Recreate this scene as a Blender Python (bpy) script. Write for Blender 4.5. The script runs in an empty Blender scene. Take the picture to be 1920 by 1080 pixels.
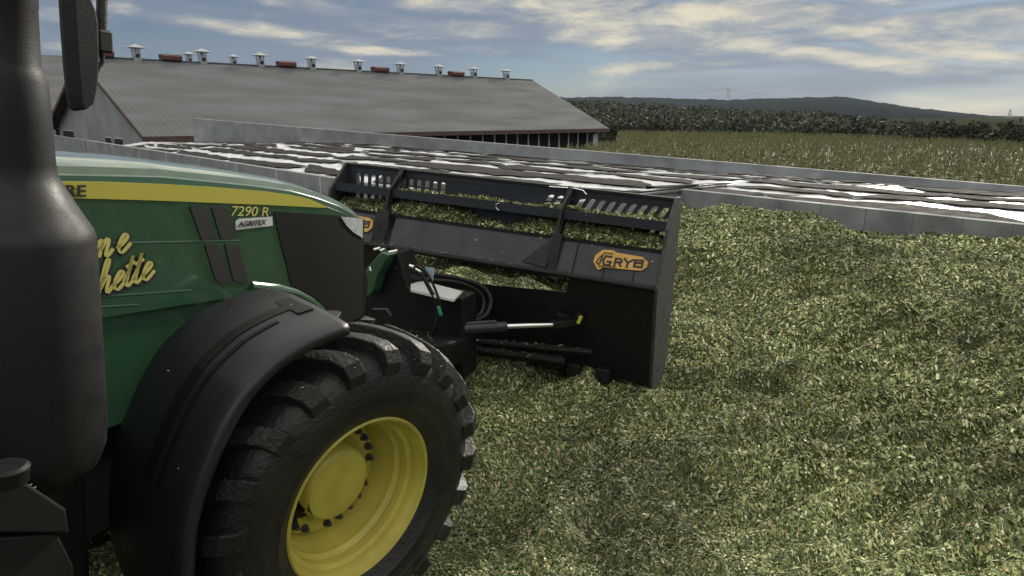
import bpy, bmesh, math, random
import numpy as np
from mathutils import Vector, Matrix
random.seed(7); RNG=np.random.default_rng(11)
R_=math.radians
S=bpy.context.scene
COL=S.collection
# ------------------------------------------------------------------ camera
FPX=1332.0                       # focal length in pixels of a 1920 wide picture
ROLL=math.atan(0.0093); PITCH=R_(14.0154)
_cp,_sp=math.cos(PITCH),math.sin(PITCH)
CF=np.array([0,_cp,-_sp]); _u0=np.array([0,_sp,_cp]); _r0=np.array([1.,0,0])
CR=_r0*math.cos(ROLL)+_u0*math.sin(ROLL); CU=-_r0*math.sin(ROLL)+_u0*math.cos(ROLL)
CAM=np.array([0,0,6.0])
cd=bpy.data.cameras.new('camera'); cam=bpy.data.objects.new('camera',cd); COL.objects.link(cam)
cd.sensor_width=36; cd.lens=FPX/1920*36; cd.clip_start=0.05; cd.clip_end=20000
M=Matrix(((CR[0],CU[0],-CF[0],CAM[0]),(CR[1],CU[1],-CF[1],CAM[1]),(CR[2],CU[2],-CF[2],CAM[2]),(0,0,0,1)))
cam.matrix_world=M; S.camera=cam
# ------------------------------------------------------------------ light
SUN_EL, SUN_AZ = 22.0, 58.0      # azimuth measured from +X towards +Y
S.view_settings.view_transform='Standard'; S.view_settings.look='None'
S.view_settings.exposure=0.0; S.view_settings.gamma=1
sl=bpy.data.lights.new('sun','SUN'); sl.energy=3.7; sl.angle=R_(4); sl.color=(1.0,.93,.80)
so=bpy.data.objects.new('sun',sl); COL.objects.link(so)
sd=Vector((math.cos(R_(SUN_EL))*math.cos(R_(SUN_AZ)),math.cos(R_(SUN_EL))*math.sin(R_(SUN_AZ)),math.sin(R_(SUN_EL))))
so.rotation_euler=sd.to_track_quat('Z','Y').to_euler()

def ray(x,y): return (x-960)/FPX*CR-(y-540)/FPX*CU+CF
def atdepth(x,y,Y):
    r=ray(x,y); return CAM+r*(Y/r[1])
# ---- world
wd=bpy.data.worlds.new('World'); S.world=wd; wd.use_nodes=True
nt=wd.node_tree; N=nt.nodes; L=nt.links; N.clear()
def nd(t,**k):
    n=N.new(t)
    for a,b in k.items(): setattr(n,a,b)
    return n
def wmath(op,a,b=None,c=None):
    n=nd('ShaderNodeMath',operation=op)
    for i,v in enumerate((a,b,c)):
        if v is None: continue
        if isinstance(v,(int,float)): n.inputs[i].default_value=v
        else: L.new(v,n.inputs[i])
    return n.outputs[0]
def wmix(fac,a,b,mode='MIX'):
    n=nd('ShaderNodeMix',data_type='RGBA',blend_type=mode)
    for s,v in ((0,fac),(6,a),(7,b)):
        if isinstance(v,(int,float)): n.inputs[s].default_value=v
        elif isinstance(v,tuple): n.inputs[s].default_value=(*v,1)
        else: L.new(v,n.inputs[s])
    return n.outputs[2]
def wramp(fac,lo,hi):
    n=nd('ShaderNodeMapRange',interpolation_type='SMOOTHSTEP'); L.new(fac,n.inputs[0])
    n.inputs[1].default_value=lo; n.inputs[2].default_value=hi; return n.outputs[0]
tc=nd('ShaderNodeTexCoord'); sx=nd('ShaderNodeSeparateXYZ'); L.new(tc.outputs['Generated'],sx.inputs[0])
azn=wmath('ARCTAN2',sx.outputs[0],sx.outputs[1]); cv=nd('ShaderNodeCombineXYZ'); L.new(azn,cv.inputs[0]); L.new(sx.outputs[2],cv.inputs[1])
sky=nd('ShaderNodeTexSky',sky_type='NISHITA'); sky.sun_disc=False; sky.sun_elevation=R_(SUN_EL); sky.sun_rotation=R_(90-SUN_AZ)
sky.air_density=1.0; sky.dust_density=0.6; sky.ozone_density=2.0
def wnoise(scale,detail,stretch,off=0,rough=.55,dist=0):
    mp=nd('ShaderNodeMapping'); L.new(cv.outputs[0],mp.inputs[0]); mp.inputs['Scale'].default_value=(1,stretch,1); mp.inputs['Location'].default_value=(off,off*.7,off*.3)
    mp.inputs['Rotation'].default_value=(0,0,R_(-3))
    n=nd('ShaderNodeTexNoise'); n.inputs['Scale'].default_value=scale; n.inputs['Detail'].default_value=detail; n.inputs['Roughness'].default_value=rough; n.inputs['Distortion'].default_value=dist
    L.new(mp.outputs[0],n.inputs[0]); return n.outputs[0]
big=wnoise(3.2,9,5.0,3.1,.62,.4); fine=wnoise(9,8,3.6,7.7,.62,.3); soft=wnoise(2.2,3,6.0,1.3,.5)
# banks of cloud seen at fixed bearings of the sky: px,py,half length,half thickness,tilt,weight
BANKS=[(390,42,260,17,6,.9),(90,28,120,14,0,.7),(110,88,60,11,0,.6),(720,97,190,10,3,.8),(860,52,170,24,2,.6),(1000,8,330,26,0,.85),
(1180,52,260,42,8,.8),(1340,30,260,34,0,.95),(1470,92,300,18,9,.7),(1640,55,190,16,-4,.9),(1850,30,200,18,-2,.9),(1330,118,230,12,-3,.55),
(1750,85,220,18,10,.6),(1840,135,120,8,0,.35),(620,18,200,14,4,.4),(2100,60,300,30,0,.6),(-250,40,250,25,0,.6),(500,70,330,10,7,.55),(950,100,150,9,5,.5),(1250,75,330,14,6,.6),(330,12,200,10,2,.45),(1560,12,170,10,0,.6),(180,118,120,7,0,.45)]
acc=None
for px,py,hl,ht,ti,wt in BANKS:
    r=ray(px,py); r=r/np.linalg.norm(r)
    mp=nd('ShaderNodeMapping',vector_type='TEXTURE'); L.new(cv.outputs[0],mp.inputs[0])
    mp.inputs['Location'].default_value=(math.atan2(r[0],r[1]),r[2],0); mp.inputs['Rotation'].default_value=(0,0,R_(-ti))
    mp.inputs['Scale'].default_value=(hl/FPX,ht/FPX,1)
    ln=nd('ShaderNodeVectorMath',operation='LENGTH'); L.new(mp.outputs[0],ln.inputs[0])
    g=nd('ShaderNodeMapRange',interpolation_type='SMOOTHERSTEP'); L.new(ln.outputs['Value'],g.inputs[0])
    g.inputs[1].default_value=1.5; g.inputs[2].default_value=0; g.inputs[3].default_value=0; g.inputs[4].default_value=wt
    acc=g.outputs[0] if acc is None else wmath('MAXIMUM',acc,g.outputs[0])
high=wramp(sx.outputs[2],.155,.24)                 # the sky above is half clouded
acc=wmath('MAXIMUM',acc,wmath('MULTIPLY',high,.72))
dens=wmath('ADD',acc,wmath('MULTIPLY',wmath('SUBTRACT',big,.5),2.3))
dens=wmath('ADD',dens,wmath('MULTIPLY',wmath('SUBTRACT',fine,.5),1.35))
mask=wramp(dens,.12,1.05)
thin=wramp(wmath('ADD',soft,wmath('MULTIPLY',acc,.35)),.36,.70)
SK=0.10
lowf=wramp(sx.outputs[2],-.01,.12)
base=wmix(1.0,sky.outputs[0],wmix(lowf,(.25,.345,.55),(.26,.345,.48)),'MULTIPLY')
k=1/SK
grey=wmix(wmath('MULTIPLY',thin,.85),base,(.185*k,.235*k,.325*k))
ccol=wmix(wramp(fine,.38,.68),(.34*k,.375*k,.41*k),(.76*k,.69*k,.53*k))
out=wmix(mask,grey,ccol)
# unseen upper sky, brightened beyond the band near the horizon to light the foreground
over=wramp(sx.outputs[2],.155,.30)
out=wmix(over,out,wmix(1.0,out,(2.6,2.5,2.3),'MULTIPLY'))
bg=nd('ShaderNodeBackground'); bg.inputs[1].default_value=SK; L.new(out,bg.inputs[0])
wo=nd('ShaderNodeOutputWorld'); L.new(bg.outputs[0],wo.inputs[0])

# ------------------------------------------------------------------ helpers
def mat(name,col,rough=.6,metal=0,var=.0,vscale=8,bump=0,bscale=40,col2=None,spec=.5,coat=0,attr=None,stretch=None,detail=5,lohi=(.35,.65),transl=0):
    m=bpy.data.materials.new(name); m.use_nodes=True; t=m.node_tree; b=t.nodes['Principled BSDF']
    b.inputs['Roughness'].default_value=rough; b.inputs['Metallic'].default_value=metal; b.inputs['Specular IOR Level'].default_value=spec
    b.inputs['Coat Weight'].default_value=coat
    b.inputs['Base Color'].default_value=(*col,1)
    t_c=t.nodes.new('ShaderNodeTexCoord')
    src=t_c.outputs['Object']
    if stretch:
        mp=t.nodes.new('ShaderNodeMapping'); mp.inputs['Scale'].default_value=stretch; t.links.new(src,mp.inputs[0]); src=mp.outputs[0]
    c_out=None
    if attr:
        a=t.nodes.new('ShaderNodeAttribute'); a.attribute_name=attr; c_out=a.outputs['Color']
    if col2 is not None or var:
        n=t.nodes.new('ShaderNodeTexNoise'); n.inputs['Scale'].default_value=vscale; n.inputs['Detail'].default_value=detail; t.links.new(src,n.inputs[0])
        r=t.nodes.new('ShaderNodeMapRange'); r.inputs[1].default_value=lohi[0]; r.inputs[2].default_value=lohi[1]; t.links.new(n.outputs[0],r.inputs[0])
        if col2 is None: col2=tuple(c*(1-var) for c in col)
        x=t.nodes.new('ShaderNodeMix'); x.data_type='RGBA'; t.links.new(r.outputs[0],x.inputs[0])
        x.inputs[6].default_value=(*col2,1); x.inputs[7].default_value=(*col,1)
        if c_out is not None:
            x.blend_type='MIX'; y=t.nodes.new('ShaderNodeMix'); y.data_type='RGBA'; y.blend_type='MULTIPLY'; y.inputs[0].default_value=1
            t.links.new(c_out,y.inputs[6]); t.links.new(x.outputs[2],y.inputs[7]); c_out=y.outputs[2]
        else: c_out=x.outputs[2]
        rr=t.nodes.new('ShaderNodeMapRange'); t.links.new(n.outputs[0],rr.inputs[0]); rr.inputs[1].default_value=.3; rr.inputs[2].default_value=.7
        rr.inputs[3].default_value=min(1,rough*1.2); rr.inputs[4].default_value=rough*.85; t.links.new(rr.outputs[0],b.inputs['Roughness'])
    if c_out is not None: t.links.new(c_out,b.inputs['Base Color'])
    if bump:
        n=t.nodes.new('ShaderNodeTexNoise'); n.inputs['Scale'].default_value=bscale; n.inputs['Detail'].default_value=4; t.links.new(src,n.inputs[0])
        p=t.nodes.new('ShaderNodeBump'); p.inputs['Strength'].default_value=bump; p.inputs['Distance'].default_value=.02
        t.links.new(n.outputs[0],p.inputs['Height']); t.links.new(p.outputs[0],b.inputs['Normal'])
    return m
class MB:
    def __init__(s): s.v=[]; s.f=[]
    def add(s,vs,fs):
        o=len(s.v); s.v+= [tuple(map(float,p)) for p in vs]; s.f+=[tuple(i+o for i in f) for f in fs]; return s
    def box(s,x0,x1,y0,y1,z0,z1):
        return s.add([(x0,y0,z0),(x1,y0,z0),(x1,y1,z0),(x0,y1,z0),(x0,y0,z1),(x1,y0,z1),(x1,y1,z1),(x0,y1,z1)],
          [(0,3,2,1),(4,5,6,7),(0,1,5,4),(1,2,6,5),(2,3,7,6),(3,0,4,7)])
    def prism(s,a,b):   # two matching outlines
        n=len(a); return s.add(list(a)+list(b),[tuple(range(n))[::-1],tuple(range(n,2*n))]+[(i,(i+1)%n,n+(i+1)%n,n+i) for i in range(n)])
    def bar(s,p,q,w,h=None,up=(0,0,1)):
        h=h or w; p=Vector(p);q=Vector(q); d=(q-p).normalized(); u=Vector(up)
        if abs(d.dot(u))>.98: u=Vector((1,0,0))
        r=d.cross(u).normalized(); u=r.cross(d)
        o=[r*w/2+u*h/2,-r*w/2+u*h/2,-r*w/2-u*h/2,r*w/2-u*h/2]
        return s.prism([p+i for i in o],[q+i for i in o])
    def tube(s,pts,r,n=10,caps=True):
        pts=[Vector(p) for p in pts]; rs=r if isinstance(r,(list,tuple)) else [r]*len(pts); o=len(s.v)
        pu=None
        for i,p in enumerate(pts):
            d=(pts[min(i+1,len(pts)-1)]-pts[max(i-1,0)]).normalized()
            if pu is None:
                pu=Vector((0,0,1)) if abs(d.z)<.9 else Vector((1,0,0))
            a=d.cross(pu).normalized(); pu=a.cross(d)
            for j in range(n):
                t=2*math.pi*j/n; s.v.append(tuple(p+(a*math.cos(t)+pu*math.sin(t))*rs[i]))
        for i in range(len(pts)-1):
            for j in range(n): s.f.append((o+i*n+j,o+i*n+(j+1)%n,o+(i+1)*n+(j+1)%n,o+(i+1)*n+j))
        if caps: s.f.append(tuple(range(o,o+n))[::-1]); s.f.append(tuple(range(o+(len(pts)-1)*n,o+len(pts)*n)))
        return s
    def lathe(s,prof,c,ax,n=48,close=False):   # prof: (axial, radius)
        c=Vector(c);ax=Vector(ax).normalized(); a=ax.orthogonal().normalized(); b=ax.cross(a); o=len(s.v); m=len(prof)
        for j in range(n):
            t=2*math.pi*j/n; e=a*math.cos(t)+b*math.sin(t)
            for (h,r) in prof: s.v.append(tuple(c+ax*h+e*r))
        for j in range(n):
            for i in range(m-1 if not close else m):
                k=(i+1)%m; s.f.append((o+j*m+i,o+((j+1)%n)*m+i,o+((j+1)%n)*m+k,o+j*m+k))
        return s
    def build(s,name,m,parent=None,smooth=False,bevel=0,solid=0):
        me=bpy.data.meshes.new(name); me.from_pydata(s.v,[],s.f); me.validate(); 
        bm=bmesh.new(); bm.from_mesh(me); bmesh.ops.remove_doubles(bm,verts=bm.verts,dist=1e-5)
        bmesh.ops.recalc_face_normals(bm,faces=bm.faces); bm.to_mesh(me); bm.free()
        me.materials.append(m); o=bpy.data.objects.new(name,me); COL.objects.link(o)
        if parent is not None: o.parent=parent
        if smooth:
            me.polygons.foreach_set('use_smooth',[True]*len(me.polygons))
            if smooth!='all': me.set_sharp_from_angle(angle=R_(35))
        if solid:
            q=o.modifiers.new('solid','SOLIDIFY'); q.thickness=solid; q.offset=0
        if bevel:
            q=o.modifiers.new('bevel','BEVEL'); q.width=bevel; q.segments=2; q.limit_method='ANGLE'; q.angle_limit=R_(40)
        return o
def tag(o,label=None,cat=None,group=None,kind=None):
    if label: o['label']=label
    if cat: o['category']=cat
    if group: o['group']=group
    if kind: o['kind']=kind
    return o
def empty(name,loc,label,cat,group=None,mtx=None):
    o=bpy.data.objects.new(name,None); COL.objects.link(o); o.empty_display_size=.2
    if mtx is not None: o.matrix_world=mtx
    else: o.location=loc
    return tag(o,label,cat,group)
def npmesh(name,V,F,m,parent=None,tint=None,smooth=False,link=True):
    V=np.asarray(V,dtype=np.float32); F=np.asarray(F,dtype=np.int32); k=F.shape[1]
    me=bpy.data.meshes.new(name); me.vertices.add(len(V)); me.vertices.foreach_set('co',V.ravel())
    me.loops.add(F.size); me.loops.foreach_set('vertex_index',F.ravel()); me.polygons.add(len(F))
    me.polygons.foreach_set('loop_start',np.arange(0,F.size,k,dtype=np.int32)); me.polygons.foreach_set('loop_total',np.full(len(F),k,dtype=np.int32))
    if tint is not None:
        a=me.attributes.new('tint','FLOAT_COLOR','FACE'); c=np.ones((len(F),4),dtype=np.float32); c[:,:3]=tint; a.data.foreach_set('color',c.ravel())
    me.update(calc_edges=True); me.validate()
    if smooth: me.polygons.foreach_set('use_smooth',np.ones(len(F),dtype=bool))
    me.materials.append(m); o=bpy.data.objects.new(name,me); 
    if link: COL.objects.link(o)
    if parent is not None: o.parent=parent
    return o
def copy_tree(o,parent=None):
    c=o.copy(); COL.objects.link(c); c.parent=parent
    for ch in [x for x in bpy.data.objects if x.parent==o]: copy_tree(ch,c)
    return c
_lat={}
def vnoise(x,y,sc,seed=0):
    if seed not in _lat: _lat[seed]=np.random.default_rng(seed+100).random((256,256))
    g=_lat[seed]; x=np.asarray(x,dtype=float)/sc+1000.3; y=np.asarray(y,dtype=float)/sc+1000.7
    i=np.floor(x).astype(int); j=np.floor(y).astype(int); fx=x-i; fy=y-j; fx=fx*fx*(3-2*fx); fy=fy*fy*(3-2*fy)
    a=g[i%256,j%256];b=g[(i+1)%256,j%256];c=g[i%256,(j+1)%256];d=g[(i+1)%256,(j+1)%256]
    return (a*(1-fx)+b*fx)*(1-fy)+(c*(1-fx)+d*fx)*fy-.5
def sstep(x,a,b):
    t=np.clip((np.asarray(x,dtype=float)-a)/(b-a),0,1); return t*t*(3-2*t)
def gridfaces(nx,ny):
    a=np.arange(nx*ny).reshape(nx,ny); return np.stack([a[:-1,:-1],a[1:,:-1],a[1:,1:],a[:-1,1:]],-1).reshape(-1,4)
def text_mesh(txt,size,extr=.0015,shear=0,offset=0,spacing=1,align='LEFT'):
    cu=bpy.data.curves.new('lettering','FONT'); cu.body=txt; cu.size=size; cu.extrude=extr; cu.shear=shear; cu.offset=offset; cu.space_character=spacing; cu.align_x=align
    o=bpy.data.objects.new('tmp',cu); COL.objects.link(o); dg=bpy.context.evaluated_depsgraph_get(); me=bpy.data.meshes.new_from_object(o.evaluated_get(dg))
    bpy.data.objects.remove(o); return me
def place_mesh(name,me,m,parent,org,right,up,sx_=1,sy_=1):
    r=Vector(right).normalized(); u=Vector(up); u=(u-r*u.dot(r)).normalized(); n=r.cross(u)
    Mx=Matrix(((r.x*sx_,u.x*sy_,n.x,org[0]),(r.y*sx_,u.y*sy_,n.y,org[1]),(r.z*sx_,u.z*sy_,n.z,org[2]),(0,0,0,1)))
    me.transform(Mx); me.materials.clear(); me.materials.append(m); o=bpy.data.objects.new(name,me); COL.objects.link(o); o.parent=parent; return o

# ------------------------------------------------------------------ materials
m_ground=mat('field_soil',(.045,.055,.03),1.0,spec=0,var=.5,vscale=.3,bump=.3,bscale=3)
m_conc=mat('concrete',(.27,.285,.30),.85,col2=(.20,.21,.225),vscale=1.3,bump=.25,bscale=30,detail=8)
m_conc2=mat('concrete_dark',(.25,.265,.28),.85,col2=(.15,.16,.17),vscale=1.1,bump=.3,bscale=30,detail=8)
m_joint=mat('joint_mortar',(.52,.54,.56),.8)
m_jointd=mat('joint_dark',(.155,.16,.168),.9)
m_tarp=mat('white_plastic',(.70,.71,.74),.28,col2=(.55,.56,.58),vscale=1.5,bump=.5,bscale=5)
m_mat=mat('dark_mat',(.050,.045,.043),.95,spec=.08,col2=(.028,.026,.025),vscale=2.5,bump=.6,bscale=5)
m_sil=mat('silage_base',(.11,.12,.045),.9,col2=(.03,.035,.012),vscale=22,bump=1.0,bscale=45,spec=.2)
m_chip=mat('silage_chips',(1,1,1),.75,attr='tint',spec=.3)
m_corn=mat('corn_leaf',(1,1,1),.75,attr='tint',spec=.25)
m_cornb=mat('corn_depth',(.045,.045,.016),.95)
m_leaf=mat('tree_leaf',(1,1,1),.8,attr='tint',spec=.2)
m_bark=mat('bark',(.05,.04,.03),.9)
m_hill=mat('wooded_hill',(.020,.027,.031),1.0,col2=(.010,.014,.018),vscale=.03,bump=0,detail=10,spec=0)
m_grn=mat('green_paint',(.030,.088,.045),.30,col2=(.026,.076,.039),vscale=5,coat=.8,bump=.03,bscale=60)
m_yel=mat('yellow_paint',(.48,.42,.075),.45,col2=(.40,.34,.06),vscale=7,bump=.05,bscale=50)
m_ydec=mat('yellow_decal',(.50,.45,.07),.45)
m_ylet=mat('yellow_lettering',(.58,.52,.16),.5)
m_blk=mat('black_plastic',(.0085,.0085,.0105),.52,col2=(.006,.006,.0075),vscale=14,bump=.07,bscale=160,spec=.38)
m_fend=mat('fender_plastic',(.017,.018,.023),.42,col2=(.012,.0125,.016),vscale=3,bump=.08,bscale=140,spec=.5)
m_deep=mat('black_frame',(.006,.006,.0065),.55,spec=.3,bump=.04,bscale=90)
m_dec=mat('black_decal',(.02,.018,.018),.65)
m_rub=mat('tyre_rubber',(.021,.020,.018),.47,col2=(.0075,.0075,.008),vscale=4,lohi=(.4,.7),bump=.35,bscale=45,spec=.4)
m_bkt=mat('bucket_paint',(.022,.026,.037),.42,col2=(.014,.017,.024),vscale=4,bump=.12,bscale=50,spec=.5)
m_bktd=mat('bucket_steel',(.009,.0095,.011),.5,spec=.35,col2=(.006,.006,.0065),vscale=5,bump=.2,bscale=30)
m_edge=mat('worn_steel',(.045,.047,.05),.55,col2=(.024,.024,.025),vscale=12,bump=.3,bscale=60)
m_org=mat('orange_plate',(.62,.36,.09),.5,col2=(.5,.28,.06),vscale=20)
m_chr=mat('chrome',(.8,.82,.88),.18,metal=1)
m_silv=mat('silver_badge_and_sheen',(.62,.62,.62),.3)
m_lens=mat('lamp_lens',(.55,.60,.60),.2,var=.3,vscale=30,coat=.5)
m_grntip=mat('green_hose_tip',(.02,.25,.13),.5)
m_blue=mat('pale_blue_tag',(.45,.60,.72),.5,col2=(.2,.3,.4),vscale=30)
m_roof=mat('roof_sheet',(.150,.158,.168),.95,spec=.05,col2=(.118,.120,.124),vscale=.55,detail=8,stretch=(.25,1,1))
m_plas=mat('gable_render',(.30,.31,.32),.85,col2=(.23,.24,.25),vscale=.5,detail=8)
m_red=mat('red_brown_trim',(.105,.066,.058),.8,var=.3,vscale=3)
m_redb=mat('red_ridge_box',(.13,.040,.034),.6,var=.4,vscale=3)
m_vent=mat('white_vent',(.40,.42,.45),.5,var=.2,vscale=4)
m_whitew=mat('white_wood',(.5,.51,.52),.7)
m_dark=mat('dark_opening',(.012,.011,.010),.8)
m_pyl=mat('pylon_steel',(.30,.31,.33),.6)
m_pylw=mat('white_mast',(.6,.6,.6),.6)
# ------------------------------------------------------------------ ground, hills
g=MB(); n=48; ring=[0,30,120,500,2000,9000]
vs=[(0,0,0)];fs=[]
for r in ring[1:]:
    for j in range(n): vs.append((r*math.cos(2*math.pi*j/n),r*math.sin(2*math.pi*j/n),0))
for j in range(n): fs.append((0,1+j,1+(j+1)%n))
for i in range(len(ring)-2):
    for j in range(n): a=1+i*n; fs.append((a+j,a+n+j,a+n+(j+1)%n,a+(j+1)%n))
tag(g.add(vs,fs).build('ground',m_ground),kind='structure')
# ridge profile as bearings (pixels of the 1920 picture) and heights
HP=[(600,190),(1043,183),(1150,181),(1207,183),(1300,185),(1365,187),(1420,184),(1480,183),(1530,182),(1570,181),(1600,184),(1640,190),(1700,200),(1780,210),(1890,222),(1920,224),(2100,222),(2400,215),(2900,225)]
hx=np.array([p[0] for p in HP],float); hy=np.array([p[1] for p in HP],float)
HD=2600.
def ridge_pt(px,D):
    py=np.interp(px,hx,hy); r=ray(px,py); t=D/math.hypot(r[0],r[1]); return CAM+r*t
nx,ny=360,40; V=[]
for i in range(nx):
    px=600+2300*i/(nx-1); P=ridge_pt(px,HD); b=np.array([P[0],P[1]])/HD; H=P[2]
    for j in range(ny):
        t=j/(ny-1); d=900+ (HD+900-900)*t*1.0
        s=min(1,max(0,(d-900)/(HD-900))); z=H*(s**1.6) if d<=HD else H*(1-.35*(d-HD)/900)
        q=b*d; z+=(vnoise(q[0],q[1],160,3)*26+vnoise(q[0],q[1],50,4)*10)*s*(1-s)*2.2+vnoise(q[0],q[1],22,5)*5*s+vnoise(q[0],q[1],9,5)*4*s-4*(1-s)
        V.append((q[0],q[1],float(z)))
tag(npmesh('hill',V,gridfaces(nx,ny),m_hill,smooth=False),kind='structure')
# ------------------------------------------------------------------ bunker walls: w runs along them, n across
WX=np.array([-.677,.736]); NX=np.array([.736,.677])
def wn(w,n): return WX*w+NX*n
NA,NB,WC=12.7,19.3,13.43
CLp=atdepth(360,222,50.0); CRp=np.array([18.418,25.767,3.509])
def wnof(P): return float(P[0]*WX[0]+P[1]*WX[1]),float(P[0]*NX[0]+P[1]*NX[1])
cw0,cn0=wnof(CLp); cw1,cn1=wnof(CRp)
def nC(w): return cn1+(np.asarray(w,float)-cw1)*(cn0-cn1)/(cw0-cw1)
def onC(px,py):   # point on the far wall plane
    r=ray(px,py); d=CLp[:2]-CRp[:2]; nn=np.array([-d[1],d[0]]); t=((CRp[:2]-CAM[:2])@nn)/(r[:2]@nn); return CAM+r*t
cb=[onC(*p) for p in ((362,272),(640,268),(960,293),(1280,318),(1600,341),(1920,364))]
cbw=[wnof(p)[0] for p in cb][::-1]; cbz=[p[2] for p in cb][::-1]
def wall(name,P,Q,th,zt0,zt1,m,label,joints,side,jm,zb=0.0,jw=.035,grp=None):
    P=np.array(P,float);Q=np.array(Q,float); d=(Q-P); Lg=np.linalg.norm(d); d/=Lg; nn=np.array([-d[1],d[0]])*side
    root=empty(name,(P[0],P[1],0),label,'wall',grp)
    def pt(s,o,z): p=P+d*s+nn*o; return (p[0]-P[0],p[1]-P[1],z)
    k=max(2,int(Lg/2)); mb=MB()
    for i in range(k):
        s0,s1=Lg*i/k,Lg*(i+1)/k; z0=zt0+(zt1-zt0)*i/k; z1=zt0+(zt1-zt0)*(i+1)/k
        mb.add([pt(s0,0,zb),pt(s1,0,zb),pt(s1,0,z1),pt(s0,0,z0)],[(0,1,2,3)])
        mb.add([pt(s0,0,z0),pt(s1,0,z1),pt(s1,th,z1),pt(s0,th,z0)],[(0,1,2,3)])
        mb.add([pt(s0,th,zb),pt(s1,th,zb),pt(s1,th,z1),pt(s0,th,z0)],[(0,1,2,3)])
    mb.add([pt(0,0,zb),pt(0,th,zb),pt(0,th,zt0),pt(0,0,zt0)],[(0,1,2,3)]); mb.add([pt(Lg,0,zb),pt(Lg,th,zb),pt(Lg,th,zt1),pt(Lg,0,zt1)],[(0,1,2,3)])
    mb.build('wall_body',m,root)
    for s in joints:
        if 0<s<Lg:
            z=zt0+(zt1-zt0)*s/Lg; j=MB(); j.prism([pt(s-jw/2,-.006,zb),pt(s+jw/2,-.006,zb),pt(s+jw/2,.01,zb),pt(s-jw/2,.01,zb)],[pt(s-jw/2,-.006,z-.01),pt(s+jw/2,-.006,z-.01),pt(s+jw/2,.01,z-.01),pt(s-jw/2,.01,z-.01)])
            j.build('joint',jm,root)
    return root
def onwall(px,py,D):
    r=ray(px,py); t=D/(r[:2]@NX); return CAM+r*t
jw=[wnof(onwall(x,300,NA))[0] for x in (127,168,213,262,312,372,442,516,598)]
A0=wn(80,NA);A1=wn(WC-.25,NA)
wall('bunker_wall',A0,A1,.25,3.68,3.56,m_conc,'pale concrete bunker wall with light panel joints running behind the green hood',[80-w for w in jw],1,m_joint,jw=.07)
jb=[wnof(onwall(x,410,NB))[0] for x in (1386,1459,1537,1622,1712,1806,1902)]
B0=wn(WC,NB);B1=wn(-14,NB)
wall('bunker_wall',B0,B1,.28,3.62,3.57,m_conc2,'grey concrete bunker wall with dark cracks rising behind the chopped silage heap',[WC-w for w in jb],1,m_jointd,jw=.03)
wall('bunker_wall',wn(WC-.28,NA+.01),wn(WC-.28,NB-.003),.28,3.57,3.62,m_conc,'short concrete cross wall meeting the grey bunker wall right behind the black bucket',[],1,m_joint)
CE=CRp[:2]+(CRp[:2]-CLp[:2])/np.linalg.norm(CRp[:2]-CLp[:2])*14
zE=CRp[2]+(CRp[2]-CLp[2])/np.linalg.norm(CRp[:2]-CLp[:2])*14
wall('bunker_wall',CLp[:2],CE,.28,CLp[2],zE,m_conc,'long concrete wall on the far side of the covered bunker in front of the corn',[],1,m_joint)
# ------------------------------------------------------------------ plastic cover
def n0(w): return NA+.26+(NB+.28-NA-.26)*(np.asarray(w,float)<WC-.14)
def T(w,n):
    a=n0(w); b=nC(w); t=np.clip((n-a)/(b-a),0,1); zc=np.interp(w,cbw,cbz)
    z=3.50*(1-t)+zc*t+.22*np.sin(np.pi*t)
    z=z+.09*vnoise(w,n,2.6,21)+.05*vnoise(w,n,.9,22)*sstep(t,0,.1)
    return z
nw,nn_=420,90; V=[]
ws=np.linspace(-13,cw0+1.0,nw)
for w in ws:
    a=float(n0(w)); b=float(nC(w))-.02; nv=np.linspace(a,b,nn_); wr=.035*np.abs(vnoise(np.full(nn_,w),nv,.35,23))*2+.05*np.abs(vnoise(np.full(nn_,w),nv*.3,.6,24))
    z=T(w,nv)-.03+wr; p=wn(w,0)[None,:]+NX[None,:]*nv[:,None]; V.append(np.column_stack([p,z]))
V=np.concatenate(V)
cov=npmesh('plastic_cover',V,gridfaces(nw,nn_),m_tarp,smooth=True)
tag(cov,'wrinkled white plastic sheet covering the long silage bunker between the concrete walls','cover')
rr=random.Random(5); nm=0
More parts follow.
